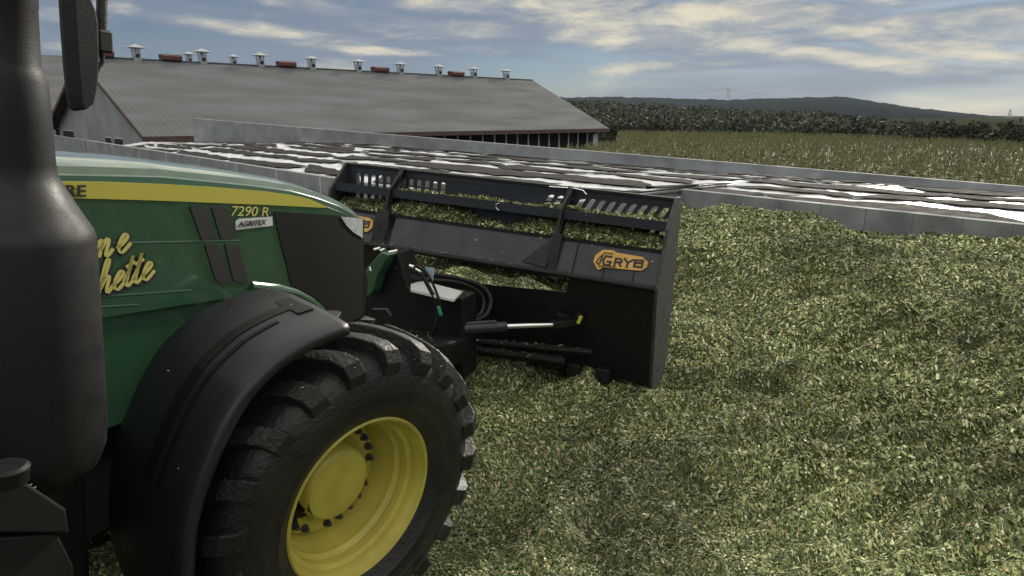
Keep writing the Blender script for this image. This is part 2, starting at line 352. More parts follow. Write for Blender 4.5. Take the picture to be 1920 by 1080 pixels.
def add_mat(w0,w1,ta,tb,sk0,sk1,first=[None]):
    global nm
    nu,nv_=14,6; V=[]
    tap=rr.uniform(-1,1); wob=[rr.uniform(-.06,.06) for _ in range(4*(nu+1))]
    def pt(i,j):
        u=i/(nu-1); v=j/(nv_-1); w=w0+(w1-w0)*u+((sk0*(1-u)+sk1*u)*(v-.5)); w=min(w,cw0)
        t=ta+(tb-ta)*v
        a=float(n0(w)); b=float(nC(w)); n=a+(b-a)*t
        kk=tap*(u-.5)*(v-.5)*1.2
        n+=kk
        if j==0: n+=wob[i]*1.3
        if j==nv_-1: n+=wob[nu+i]*1.3
        if i==0: w+=wob[30+j]*1.5
        if i==nu-1: w+=wob[36+j]*1.5
        return w,n
    pts=np.array([pt(i,j) for i in range(nu) for j in range(nv_)])
    z=T(pts[:,0],pts[:,1])+.035+.05*np.abs(vnoise(pts[:,0],pts[:,1],.5,31)); q=pts[:,:1]*WX[None,:]+pts[:,1:]*NX[None,:]
    top=np.column_stack([q,z]); bot=top.copy(); bot[:,2]-=.012; c=top.mean(0); V=np.concatenate([top,bot])-c
    F=gridfaces(nu,nv_); k=nu*nv_; F2=F[:,::-1]+k; rim=[]
    B=[i*nv_ for i in range(nu)]+[(nu-1)*nv_+j for j in range(1,nv_)]+[i*nv_+nv_-1 for i in range(nu-2,-1,-1)]+[j for j in range(nv_-2,0,-1)]
    for i in range(len(B)): a,b=B[i],B[(i+1)%len(B)]; rim.append((b,a,a+k,b+k))
    o=npmesh('cover_mat',V,np.concatenate([F,F2,np.array(rim)]),m_mat,smooth=False); o.location=c
    o.data.polygons.foreach_set('use_smooth',[True]*len(o.data.polygons)); o.data.set_sharp_from_angle(angle=R_(50))
    tag(o,'dark grey weighted mat lying on the white bunker plastic','mat','dark mats laid in rows on the white plastic cover'); nm+=1
def row(wa,wb,t0,t1,lenr):
    w=wa+rr.uniform(-3,0)
    while w<wb:
        l=rr.uniform(*lenr); e=min(w+l,wb)
        s=max(w,wa); ga=rr.uniform(.05,.36); gb=rr.uniform(.04,.30)
        if e-s>1.2: add_mat(s,e,t0+(t1-t0)*ga,t1-(t1-t0)*gb,rr.uniform(-1.9,1.9),rr.uniform(-1.9,1.9))
        w=e+rr.choice((.15,.3,.45,.9))
for k in range(6): row(-12,WC-.5,k/6+.004,(k+1)/6-.006,(3.4,7.0))
for k in range(7): row(WC+.4,cw0-1.5,k/7+.006+.02*(k%2),(k+1)/7-.012,(3.5,7.0))
# ------------------------------------------------------------------ corn
def corn(name,area,count,tall,nleaf,wid,seed,segs):
    rg=np.random.default_rng(seed); P=area(rg,count); n=len(P); V=[];Fc=[];Tn=[]
    # every plant: leaves arching out of the stalk and a tassel
    K=nleaf; az=rg.random((n,K))*6.283; h0=tall-rg.random((n,K))*1.0-.15; ln=.55+rg.random((n,K))*.4; rise=.15+rg.random((n,K))*.35; dy=rg.normal(0,.12,(n,1))
    base=P[:,None,:]
    dirx=np.cos(az);diry=np.sin(az); sxn=-diry; syn=dirx
    rows=[]
    for s in range(segs+1):
        u=s/segs; out=ln*u; z=h0+dy+rise*u*1.6-(rise*1.6+.25)*u*u*1.25; wv=wid*(1-u)**.7*(.6+.8*min(u*3,1)*.5)+.004
        c=np.stack([base[:,:,0]+dirx*out,base[:,:,1]+diry*out,z],-1); off=np.stack([sxn*wv,syn*wv,np.full_like(wv*sxn,0) + wv*.5],-1)
        rows.append((c+off,c-off))
    allv=np.stack([np.stack(r,-2) for r in rows],-3)   # n,K,segs+1,2,3
    m=n*K; allv=allv.reshape(m,(segs+1)*2,3); V=allv.reshape(-1,3); b=np.arange(m)[:,None]*(segs+1)*2
    F=np.concatenate([b+np.array([[2*s,2*s+1,2*s+3,2*s+2]]) for s in range(segs)],0)
    g=rg.random((m,1)); pale=(rg.random((m,1))<.22); col=np.where(pale,np.array([[.185,.18,.088]]),np.array([[.125,.150,.055]]))*(.78+.44*g)
    Tn=np.concatenate([col]*segs,0)
    # tassels
    tn=n; tb=len(V); tz=tall+.05+dy[:,0]; a2=rg.random(tn)*6.28; tw=.02+.0*a2
    q=np.stack([np.stack([P[:,0]-.02,P[:,1],tz-.3],-1),np.stack([P[:,0]+.02,P[:,1],tz-.3],-1),np.stack([P[:,0]+.07*np.cos(a2)+.03,P[:,1]+.1*np.sin(a2),tz+.18],-1),np.stack([P[:,0]+.07*np.cos(a2)-.03,P[:,1]+.1*np.sin(a2),tz+.18],-1)],1)
    V=np.concatenate([V,q.reshape(-1,3)]); F=np.concatenate([F,tb+np.arange(tn)[:,None]*4+np.array([[0,1,2,3]])]); Tn=np.concatenate([Tn,np.tile([[.20,.19,.10]],(tn,1))*(.6+.6*rg.random((tn,1)))])
    return V,F,Tn
def wallfront(x):   # distance (Y) of the far wall at sideways position x
    d=CRp-CLp; return CLp[1]+(x-CLp[0])*d[1]/d[0]
def bearing(px): r=ray(px,300); return r[0]/r[1]
FE=[(900,112),(1150,137),(1400,133),(1920,112),(2400,100)]
def farY(x,y): px=960+FPX*x/np.maximum(y,1)*.97; return np.interp(px,[a for a,_ in FE],[b for _,b in FE])
def inside(P,lo,hi):
    x,y=P[:,0],P[:,1]; wf=wallfront(x); px=960+FPX*x/np.maximum(y,1)*.97
    wfd=y-wf-1.0; ok=(wfd>lo)&(wfd<hi)&(y<farY(x,y))
    # keep off the barn: only the ground right of / in front of its right end
    lim=np.interp(px,[1010,1060,1145,1146],[60,72,90,300]); ok&=(px>1010)&(px<2350)&(y<lim)
    return P[ok]
def areaN(lo,hi):
    def f(rg,c):
        P=np.column_stack([rg.uniform(-5,95,c*4),rg.uniform(12,140,c*4)]); P=inside(P,lo,hi); return P[:c]
    return f
parts=[corn('c',areaN(0,14),9000,2.45,9,.045,1,3),corn('c',areaN(14,40),12000,2.45,6,.06,2,2),corn('c',areaN(40,140),16000,2.45,5,.09,3,1)]
o=0;VV=[];QF=[];TT=[]
for v,f,t in parts: VV.append(v);QF.append(f+o);TT.append(t);o+=len(v)
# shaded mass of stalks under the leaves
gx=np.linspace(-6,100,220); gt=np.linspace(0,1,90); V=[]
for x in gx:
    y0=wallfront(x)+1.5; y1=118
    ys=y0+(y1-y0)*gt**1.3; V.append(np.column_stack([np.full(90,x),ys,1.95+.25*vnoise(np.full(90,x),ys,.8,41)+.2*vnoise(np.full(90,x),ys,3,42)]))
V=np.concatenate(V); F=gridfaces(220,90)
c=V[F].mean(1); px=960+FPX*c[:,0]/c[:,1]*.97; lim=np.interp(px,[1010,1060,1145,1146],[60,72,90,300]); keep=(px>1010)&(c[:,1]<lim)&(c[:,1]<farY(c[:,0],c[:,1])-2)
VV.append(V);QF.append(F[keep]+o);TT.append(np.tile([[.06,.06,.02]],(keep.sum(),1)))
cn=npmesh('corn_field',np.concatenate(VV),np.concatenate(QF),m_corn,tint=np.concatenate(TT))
tag(cn,'field of ripening corn beyond the far bunker wall','corn',kind='stuff')
# ------------------------------------------------------------------ woods
def crown_quads(c,rx,rz,nq,size,rg,cols=((.072,.080,.056),(.094,.102,.064),(.056,.066,.050))):
    th=rg.random(nq)*6.283; u=rg.uniform(-.5,1,nq); rad=rg.uniform(.55,1.0,nq)**.6
    lump=1+.22*np.sin(th*3+c[0])+.18*np.sin(u*7+c[1])
    s=np.sqrt(np.maximum(0,1-u*u)); P=np.stack([c[0]+rx*rad*s*np.cos(th)*lump,c[1]+rx*rad*s*np.sin(th)*lump,c[2]+rz*rad*u*lump],-1)
    a=rg.normal(size=(nq,3)); a/=np.linalg.norm(a,axis=1,keepdims=True); b=np.cross(a,rg.normal(size=(nq,3))); b/=np.linalg.norm(b,axis=1,keepdims=True)
    k=size*rg.uniform(.5,1.2,(nq,1)); Q=np.stack([P-a*k,P-b*k*.7,P+a*k,P+b*k*.7],1).reshape(-1,3)
    F=np.arange(nq*4).reshape(-1,4); cc=np.array(cols)[rg.integers(0,len(cols),nq)]*rg.uniform(.7,1.25,(nq,1)); return Q,F,cc
WT=[(1000,180),(1043,180),(1100,182),(1200,188),(1280,193),(1360,198),(1440,203),(1500,202),(1540,205),(1600,213),(1650,221),(1685,234),(1710,242)]
wxp=[p[0] for p in WT]; wyp=[p[1] for p in WT]
rg=np.random.default_rng(4); VV=[];FF=[];TT=[];o=0
for k in range(950):
    px=rg.uniform(985,1712); f_=rg.random()**.9; D=np.interp(px,[1000,1300,1700],[150,152,135])+f_*270*np.interp(px,[1000,1500,1712],[1,.8,.15])
    yt=np.interp(px,wxp,wyp)+7; py=yt+(1-f_)**1.3*(247-yt)*.62+rg.uniform(-1.5,2.5); r=ray(px,py); t=D/math.hypot(r[0],r[1]); P=CAM+r*t
    top=max(P[2],3.4); rx=rg.uniform(3.0,5.5)*(1+f_*.5); rz=min(4.5,top*.5)*rg.uniform(.8,1.1)
    Q,F,cc=crown_quads((P[0],P[1],top-rz),rx,rz,270,.38*(1+f_*1.1),rg); VV.append(Q);FF.append(F+o);TT.append(cc*rg.uniform(.75,1.2));o+=len(Q)
    if f_<.12:
        Q,F,cc=crown_quads((P[0],P[1],2.2),rx,2.4,150,.5,rg); VV.append(Q);FF.append(F+o);TT.append(cc);o+=len(Q)
wd_=npmesh('wood',np.concatenate(VV),np.concatenate(FF),m_leaf,tint=np.concatenate(TT))
tag(wd_,'dark broadleaf wood along the far edge of the corn field','wood',kind='stuff')
def tree(px,py,D,rx,label,grp=None,seed=0):
    rg=np.random.default_rng(seed+50); r=ray(px,py); t=D/math.hypot(r[0],r[1]); P=CAM+r*t; h=P[2]
    root=empty('tree',(P[0],P[1],0),label,'tree',grp)
    tr=MB(); tr.tube([(0,0,0),(.05,0,h*.4),(0,.1,h*.8)],[.22,.16,.05],8)
    for q in range(4): a=q*1.7; tr.tube([(0.03,0,h*.3+q*.3),(math.cos(a)*rx*.4,math.sin(a)*rx*.4,h*.6+q*.2)],[.09,.03],6)
    tr.build('trunk',m_bark,root)
    Q1,F1,c1=crown_quads((0,0,h*.55),rx,h*.47,700,.42,rg,((.05,.06,.035),(.065,.075,.04),(.035,.045,.03)))
    npmesh('crown',Q1,F1,m_leaf,root,tint=c1)
for i,(px,py,D,rx,lb) in enumerate([(1742,238,128,2.6,'low dark tree right of where the wood ends'),(1776,231,132,3.1,'tallest of the dark trees standing between the wood and the right edge'),
  (1812,234,130,2.9,'rounded dark tree just right of the tallest dark one'),(1842,236,128,2.5,'small dark tree left of the gap in the tree row'),(1888,235,126,2.0,'narrow dark tree right of the gap in the tree row'),(1925,233,124,3.0,'dark tree at the right edge of the photo')]):
    tree(px,py,D,rx,lb,'trees beyond the corn field',i)
# ------------------------------------------------------------------ barn
EB=np.array([.7034,.7108]); EB/=np.linalg.norm(EB); WB=np.array([-EB[1],EB[0]])
KB=1.25
Bx=CAM[:2]+np.array([-21.875,42.878])*KB; ZE=6-1.69*KB; ZR=6+3.34*KB; LB=45.18*KB; HB=11.05*KB
def barn_matrix(org): return Matrix(((EB[0],WB[0],0,org[0]),(EB[1],WB[1],0,org[1]),(0,0,1,0),(0,0,0,1)))
bm_=barn_matrix(Bx)
barn=empty('barn',None,'long livestock barn with grey ribbed roof and red brown eave trim','barn',mtx=bm_)
sl_=(ZR-ZE)/HB
def roofmesh(L,H,ze,zr,th=.12):
    mb=MB(); nr=int(L/.45)
    for side in (0,1):
        for i in range(nr):
            x0=L*i/nr; x1=L*(i+1)/nr; xm=x0+.06
            def q(x,t,o): y=t*H if side==0 else 2*H-t*H; return (x,y,ze+(zr-ze)*t+o)
            mb.add([q(x0,0,.0),q(xm,0,.018),q(x0+.12,0,0),q(x1,0,0),q(x0,1,.0),q(xm,1,.018),q(x0+.12,1,0),q(x1,1,0)],[(0,1,5,4),(1,2,6,5),(2,3,7,6)])
        def q(x,t,o): y=t*H if side==0 else 2*H-t*H; return (x,y,ze+(zr-ze)*t+o)
        mb.add([q(0,0,-th),q(L,0,-th),q(L,1,-th),q(0,1,-th)],[(0,1,2,3)])
    return mb
roofmesh(LB,HB,ZE,ZR).build('roof',m_roof,barn)
# walls
w=MB(); gi=.9; wy0=1.3; wy1=2*HB-1.3; zt=lambda y: ZE-.14+(ZR-ZE)*(1-abs(y-HB)/HB)
w.prism([(gi,wy0,0),(gi,wy1,0),(gi,wy1,zt(wy1)),(gi,HB,zt(HB)),(gi,wy0,zt(wy0))],[(gi+.25,wy0,0),(gi+.25,wy1,0),(gi+.25,wy1,zt(wy1)),(gi+.25,HB,zt(HB)),(gi+.25,wy0,zt(wy0))])
xe=LB-gi
w.prism([(xe,wy0,0),(xe,wy1,0),(xe,wy1,zt(wy1)),(xe,HB,zt(HB)),(xe,wy0,zt(wy0))],[(xe-.25,wy0,0),(xe-.25,wy1,0),(xe-.25,wy1,zt(wy1)),(xe-.25,HB,zt(HB)),(xe-.25,wy0,zt(wy0))])
w.box(gi+.25,xe-.25,wy1-.25,wy1,0,zt(wy1)); w.box(gi+.25,12,wy0,wy0+.2,0,zt(wy0)-.05)
w.box(12,xe-.25,wy0,wy0+.2,0,.9)
w.build('wall',m_plas,barn)
MB().box(12,xe-.25,wy0+1.2,wy0+1.3,.0,zt(wy0)).build('shaded_interior',m_dark,barn)
f=MB(); f.box(.0,LB,-.05,-.001,ZE-.42,ZE-.02); f.box(12,xe,wy0-.02,wy0+.1,zt(wy0)-.75,zt(wy0)-.42); f.build('eave_trim',m_red,barn)
f=MB()
for sd_ in (0,1):
    ya,yb=(0,HB) if sd_==0 else (2*HB,HB)
    f.prism([(-.06,ya,ZE-.34),(-.06,yb,ZR-.34),(-.06,yb,ZR-.0),(-.06,ya,ZE-.0)],[(-.003,ya,ZE-.34),(-.003,yb,ZR-.34),(-.003,yb,ZR-.0),(-.003,ya,ZE-.0)])
f.build('gable_trim',m_red,barn)
f=MB(); f.box(0,.9,0,0.001,0,0.001)
f=MB()
for sd_ in (0,1):
    ya,yb=(0.02,HB) if sd_==0 else (2*HB-.02,HB)
    f.add([(0,ya,ZE-.16),(.9,ya,ZE-.16),(.9,yb,ZR-.16),(0,yb,ZR-.16)],[(0,1,2,3)])
f.build('gable_soffit',m_red,barn,solid=.02)
MB().box(0,LB,HB-.18,HB+.18,ZR-.02,ZR+.07).build('ridge_cap',m_roof,barn)
for i in range(23):
    x=13.5+i*(LB-1.2-13.5)/23; MB().box(x,x+.16,wy0-.06,wy0+.02,.9,zt(wy0)-.76).build('post',m_whitew,barn)
MB().box(xe-.9,xe+.02,wy0-.12,wy0-.02,0,ZE-.75).build('corner_board',m_whitew,barn)
def barn_px(px,py,plane,val):   # picture point on a plane of the barn (axis index, local value)
    r=ray(px,py); n=[np.array([EB[0],EB[1],0]),np.array([WB[0],WB[1],0])][plane]; o=np.array([Bx[0],Bx[1],0])
    t=(val-(CAM-o)@n)/(r@n); P=CAM+r*t-o; return P[0]*EB[0]+P[1]*EB[1],P[0]*WB[0]+P[1]*WB[1],P[2]
for (x0,y0,x1,y1) in ((104,240,116,268),(118,243,141,262),(197,256,211,270),(214,258,233,272)):
    a=barn_px(x0,y0,0,gi); b=barn_px(x1,y1,0,gi); ya,yb=sorted((a[1],b[1])); zb_,zt_=min(a[2],b[2])-.1,max(a[2],b[2])
    wn_=MB().box(gi-.03,gi+.02,ya,yb,zb_,zt_).build('window',m_whitew,barn); MB().box(gi-.045,gi-.031,ya+.08,yb-.08,zb_+.08,zt_-.08).build('pane',m_dark,wn_)
# wall cap visible under the eave at left
MB().box(.3,6,wy0-.4,wy0-.01,0,ZE-1.0).build('lean_wall',m_whitew,barn)
for (x0,x1) in ((185,213),(301,339),(520,552),(698,726),(843,867)):
    a=barn_px(x0,110,1,HB)[0]; b=barn_px(x1,115,1,HB)[0]
    rb=MB(); rb.box(a,b,HB-.45,HB+.45,ZR+.06,ZR+.36); rb.prism([(a-.05,HB-.5,ZR+.36),(a-.05,HB+.5,ZR+.36),(a-.05,HB+.28,ZR+.56),(a-.05,HB-.28,ZR+.56)],[(b+.05,HB-.5,ZR+.36),(b+.05,HB+.5,ZR+.36),(b+.05,HB+.28,ZR+.56),(b+.05,HB-.28,ZR+.56)]); rb.build('ridge_box',m_redb,barn,bevel=.05)
def vent(x,y,z,k,parent):
    b=MB()
    h=.62*k; b.prism([(x-h*.6,y-h*.6,z-.5*k),(x+h*.6,y-h*.6,z-.5*k),(x+h*.6,y+h*.6,z-.5*k),(x-h*.6,y+h*.6,z-.5*k)],[(x-h*.55,y-h*.55,z+.75*k),(x+h*.55,y-h*.55,z+.75*k),(x+h*.55,y+h*.55,z+.75*k),(x-h*.55,y+h*.55,z+.75*k)])
    for sx__ in (-1,1):
        for sy__ in (-1,1): b.box(x+sx__*.3*k-.05*k,x+sx__*.3*k+.05*k,y+sy__*.3*k-.05*k,y+sy__*.3*k+.05*k,z+.75*k,z+1.12*k)
    b.box(x-.07*k,x+.07*k,y-.07*k,y+.07*k,z+.75*k,z+1.12*k)
    vo=b.build('roof_vent',m_vent,parent)
    c=MB(); s=.80*k; e=.52*k
    c.add([(x-s,y-s,z+1.10*k),(x+s,y-s,z+1.10*k),(x+s,y+s,z+1.10*k),(x-s,y+s,z+1.10*k),(x-s,y-s,z+1.14*k),(x+s,y-s,z+1.14*k),(x+s,y+s,z+1.14*k),(x-s,y+s,z+1.14*k),(x,y,z+1.52*k)],[(0,3,2,1),(0,1,5,4),(1,2,6,5),(2,3,7,6),(3,0,4,7),(4,5,8),(5,6,8),(6,7,8),(7,4,8)])
    c.build('cap',m_vent,vo)
    MB().box(x-.14*k,x+.14*k,y-.60*k,y-.33*k,z+.2*k,z+.5*k).build('hatch',m_dark,vo)
for px in (257,380,488,584,671,750,822,888,949):
    vent(barn_px(px,118,1,HB)[0],HB,ZR,.86,barn)
# second barn behind
o2=np.array(Bx)+WB*30
dz=0
def horiz(px): return 198.572+px*(216.428-198.572)/1920
# ridge height so that its ridge lines up just under the first one
r=ray(355,117.0); o3=np.array([o2[0],o2[1],0]); nW=np.array([WB[0],WB[1],0]); t=(HB-(CAM-o3)@nW)/(r@nW); ZR2=(CAM+r*t)[2]
barn2=empty('barn',None,'second barn almost hidden behind the long grey roof, showing two small vents','barn',mtx=barn_matrix(o2-EB*12))
ZE2=ZR2-(ZR-ZE)
roofmesh(LB+6,HB,ZE2,ZR2).build('roof',m_roof,barn2)
w=MB()
for x in (gi,LB+6-gi):
    zt2=lambda y: ZE2-.14+(ZR2-ZE2)*(1-abs(y-HB)/HB)
    w.prism([(x,wy0,0),(x,wy1,0),(x,wy1,zt2(wy1)),(x,HB,zt2(HB)),(x,wy0,zt2(wy0))],[(x+.2,wy0,0),(x+.2,wy1,0),(x+.2,wy1,zt2(wy1)),(x+.2,HB,zt2(HB)),(x+.2,wy0,zt2(wy0))])
w.box(gi+.2,LB+6-gi,wy0,wy0+.2,0,zt2(wy0)); w.box(gi+.2,LB+6-gi,wy1-.2,wy1,0,zt2(wy0)); w.build('wall',m_plas,barn2)
for px in (355,438):
    r=ray(px,117); t=(HB-(CAM-o3)@nW)/(r@nW); P=CAM+r*t-o3; x=P[0]*EB[0]+P[1]*EB[1]+12
    vent(x,HB,ZR2,.92,barn2)
# ------------------------------------------------------------------ pylons on the hill
def pylon(px,ptop,D,hw,label,kind,pcol,wires=True):
    P=ridge_pt(px,D); zb=P[2]-4; r=ray(px,ptop); t=D/math.hypot(r[0],r[1]); H=(CAM+r*t)[2]-zb
    root=empty('pylon' if kind!='mast' else 'mast',(P[0],P[1],zb),label,'pylon' if kind!='mast' else 'mast'); b=MB(); w0=hw
    a=.28
    if kind=='horn':
        for s in (-1,1):
            for q in (-1,1):
                b.bar((s*w0,q*w0*.6,0),(s*w0*.35,q*1.2,H*.55),a*1.6); b.bar((s*w0*.35,q*1.2,H*.55),(s*w0*1.0,q*1,H*.80),a*1.5)
            b.bar((s*w0,0,H*.80),(s*w0*.95,0,H),a*2.4)
            for z in range(6): b.bar((-w0*(1-.65*z/6),s*1.5,H*.55*z/6),(w0*(1-.65*(z+1)/6),s*1.5,H*.55*(z+1)/6),a)
        b.bar((-w0*2.3,0,H*.80),(w0*2.3,0,H*.80),a*2.6); b.bar((-w0*1.0,0,H*.70),(w0*1.0,0,H*.70),a*2)
    elif kind=='mast':
        b.tube([(0,0,0),(0,0,H)],[.8,.35],6); b.bar((-1.6,0,H*.75),(1.6,0,H*.75),.5)
    else:
        for s in (-1,1):
            for q in (-1,1): b.bar((s*w0,q*w0,0),(s*w0*.6,q*w0*.6,H*.45),.7)
            b.bar((s*w0,s*w0,0),(-s*w0*.8,s*w0*.6,H*.25),.5); b.bar((-s*w0*.8,w0,H*.22),(s*w0*.6,w0*.6,H*.45),.5)
        b.box(-w0*.75,w0*.75,-w0*.75,w0*.75,H*.45,H*.66); b.box(-w0*.5,w0*.5,-w0*.5,w0*.5,H*.70,H)
    b.build('lattice' if kind!='mast' else 'pole',pcol,root)
    if wires:
        wr=MB()
        for s in (-1,0,1):
            for dx in (-150,150): wr.tube([(s*w0*2,0,H*.78)]+[(s*w0*2+dx*t_/5,60*t_/5*abs(dx)/dx,H*.78-22*math.sin(math.pi*t_/10)*.55) for t_ in range(1,6)],.16,4)
        wr.build('power_line',m_pyl,root)
pylon(1365,161,2450,4.6,'tall lattice power pylon with two horns on the hill crest','horn',m_pyl)
pylon(1475,177,2500,2,'thin short mast poking up from the hill crest right of the pylon','mast',m_pyl,False)
pylon(1892,205,2300,4.0,'pale tower on the low right end of the hill','tower',m_pylw,False)
# ------------------------------------------------------------------ tractor frame (x forward, y left, z up; origin at the front axle)
AX0=np.array([-1.84,3.56,4.21])
def frame(azd,pitchd,rolld):
    a=R_(azd); f0=np.array([math.cos(a),math.sin(a),0]); r0=np.array([math.sin(a),-math.cos(a),0]); z0=np.array([0,0,1.])
    p=R_(pitchd); f1=f0*math.cos(p)-z0*math.sin(p); z1=z0*math.cos(p)+f0*math.sin(p)
    q=R_(rolld); r1=r0*math.cos(q)-z1*math.sin(q); z2=z1*math.cos(q)+r0*math.sin(q); return f1,r1,z2
TF,TR,TZ=frame(67,3,3)
TM=Matrix(((TF[0],-TR[0],TZ[0],AX0[0]),(TF[1],-TR[1],TZ[1],AX0[1]),(TF[2],-TR[2],TZ[2],AX0[2]),(0,0,0,1)))
def tw(u,v,z): return AX0+u*TF+v*TR+z*TZ
def tp(px,py,axis,val):       # picture point on a plane of the tractor frame -> (u forward, v right, z)
    r=ray(px,py); n=(TF,TR,TZ)[axis]; t=(val-(CAM-AX0)@n)/(r@n); d=CAM+r*t-AX0; return (float(d@TF),float(d@TR),float(d@TZ))
def lc(u,v,z): return (u,-v,z)
# ------------------------------------------------------------------ chopped silage
def atz(px,py,z): r=ray(px,py); return CAM+r*(z-CAM[2])/r[2]
cp=[atz(*p) for p in ((900,1050,3.38),(1900,1050,3.42),(1400,1060,3.36),(1300,900,3.38),(1900,830,3.50),(1000,800,3.40),(1240,735,3.36),(1500,720,3.40),(1800,650,3.52),(1600,560,3.45),(1330,560,3.35),(1900,640,3.45))]
CREST=((1240,412,14.6),(1300,402,14.4),(1380,396,14.0),(1480,411,13.0),(1560,433,12.0),(1640,466,10.8),(1760,499,9.6),(1920,545,8.5),(2050,590,7.8))
for px,py,Y_ in CREST:
    p=atdepth(px,py-13,Y_); k_=1.0+(Y_-7.8)*.06; q=atdepth(px,py,Y_+k_); q[2]=p[2]-.55; cp+=[p,p,q]; q2=atdepth(px,py,Y_+k_*2); q2[2]=p[2]-.85
    if q2[:2]@NX<18.6: cp+=[q2]
    q=atdepth(px,py,Y_-1.3); q[2]=p[2]-.12; cp+=[q]
for px,py in ((1560,434),(1620,441),(1700,436),(1800,440),(1920,461),(2050,470)): p=onwall(px,py,NB-.1); cp+=[p,p-np.array([NX[0],NX[1],0])*1.4]
cp+=[np.array([*wn(w,19.0),3.05]) for w in (13,10.5)]+[np.array([*wn(-8,19.0),2.6]),np.array([*wn(-8,12.0),2.9]),np.array([*wn(-8,4.0),3.2])]
for u in (-5,-3.5,-2,-1,0,1,2,3): cp+=[tw(u,v,-.80) for v in (-1.0,0.0,1.0)]
cp+=[tw(4.3,v,-.62) for v in (-1.5,-.5,.5,1.5)]+[tw(5.4,v,-.45) for v in (-1.5,0,1.5)]
cp+=[np.array([*wn(w,11.5),2.9]) for w in (13,18,24)]+[np.array([*wn(w,5.0),3.0]) for w in (18,24)]+[np.array([-2,-4,3.3]),np.array([5,-3,3.3]),np.array([-6,0,3.3])]
cp=np.array(cp)
def gz(x,y,detail=True):
    x=np.asarray(x,float);y=np.asarray(y,float); num=np.zeros_like(x);den=np.zeros_like(x)+1e-12
    for c in cp:
        d2=(x-c[0])**2+(y-c[1])**2; bw=.42+.028*max(0,c[1]); w=np.exp(-d2/(2*bw*bw))+1e-4/(1+d2*d2*.05); num+=w*c[2];den+=w
    z=num/den
    z=z+.13*vnoise(x,y,1.9,51)+.20*vnoise(x,y,.95,52)
    if detail: z=z+.17*vnoise(x,y,.38,53)+.095*vnoise(x,y,.17,54)+.045*vnoise(x,y,.075,55)
    # shallow push ripples
    z=z+.10*np.sin((x*.36+y*.93)*5.2+vnoise(x,y,1.1,56)*9)*(.5+vnoise(x,y,1.6,57))
    trk=sstep(x,1.1,2.0)*sstep(-y,-9.5,-7.0); z=z+.085*trk*np.sin((y*.97-x*.20)*20+vnoise(x,y,.9,58)*3)*(.7+vnoise(x,y,.9,59))
    z=z+.10*np.abs(vnoise(x*.8+y*.3,y,.62,60))-.03
    # silage rolled up along the lower edge of the bucket
    bu_=(x-AX0[0])*TF[0]+(y-AX0[1])*TF[1]; bv_=(x-AX0[0])*TR[0]+(y-AX0[1])*TR[1]
    z=z+.20*np.exp(-((bu_-4.0)/.30)**2)*sstep(-np.abs(bv_-.05),-1.9,-1.5)*(.55+1.6*vnoise(x,y,.45,73))
    return z
V=[];ny=440; ww=np.concatenate([np.arange(-13,13.40,.06),np.arange(13.42,34,.2)])
un=np.linspace(0,1,ny)
for w in ww:
    nmax=NB-.004 if w<13.41 else NA-.004
    n=-5+(nmax+5)*un**1.0; p=wn(w,0)[None,:]+NX[None,:]*n[:,None]; V.append(np.column_stack([p,gz(p[:,0],p[:,1])]))
V=np.concatenate(V)
tag(npmesh('silage',V,gridfaces(len(ww),ny),m_sil,smooth=True),kind='structure')
def tints(rg,n):
    pal=np.array([[.070,.090,.042],[.14,.170,.070],[.235,.265,.112],[.36,.38,.172],[.53,.53,.28],[.74,.72,.50],[.40,.30,.15]])
    i=rg.choice(len(pal),n,p=[.24,.25,.20,.145,.09,.05,.025]); return pal[i]*rg.uniform(.75,1.25,(n,1))
def chips(P,size,rg,lift=.012,tilt=.5,Nrm=None):
    n=len(P); yaw=rg.random(n)*6.283; tl_=rg.normal(0,tilt,n); rl=rg.normal(0,tilt,n)
    ln=size*rg.uniform(.45,1.25,n)*np.where(rg.random(n)<.07,1.9,1); wd=size*rg.uniform(.22,.70,n)*np.where(rg.random(n)<.15,.5,1)
    a=np.stack([np.cos(yaw)*np.cos(tl_),np.sin(yaw)*np.cos(tl_),np.sin(tl_)],-1); b=np.stack([-np.sin(yaw)*np.cos(rl),np.cos(yaw)*np.cos(rl),np.sin(rl)],-1)
    if Nrm is not None: a[:,2]-=(a[:,:2]*Nrm[:,:2]).sum(1); b[:,2]-=(b[:,:2]*Nrm[:,:2]).sum(1)
    a*=ln[:,None]/2; b*=wd[:,None]/2; c=P+np.array([0,0,1.])*(lift*rg.uniform(-.3,1.6,n))[:,None]
    k=rg.uniform(-.25,.25,(n,1))*ln[:,None]; up=np.array([[0,0,1.]])
    V=np.stack([c-a*1-b*.6,c-a*1+b*.5,c+b+up*k*.5,c+a*1+b*.5,c+a-b*.6,c-b+up*k*.5],1).reshape(-1,3)
    i=np.arange(n)[:,None]*6; F=np.concatenate([i+np.array([[0,1,2,5]]),i+np.array([[5,2,3,4]])],0); t=tints(rg,n); return V,F,np.concatenate([t,t])
rg=np.random.default_rng(8); NCH=800000
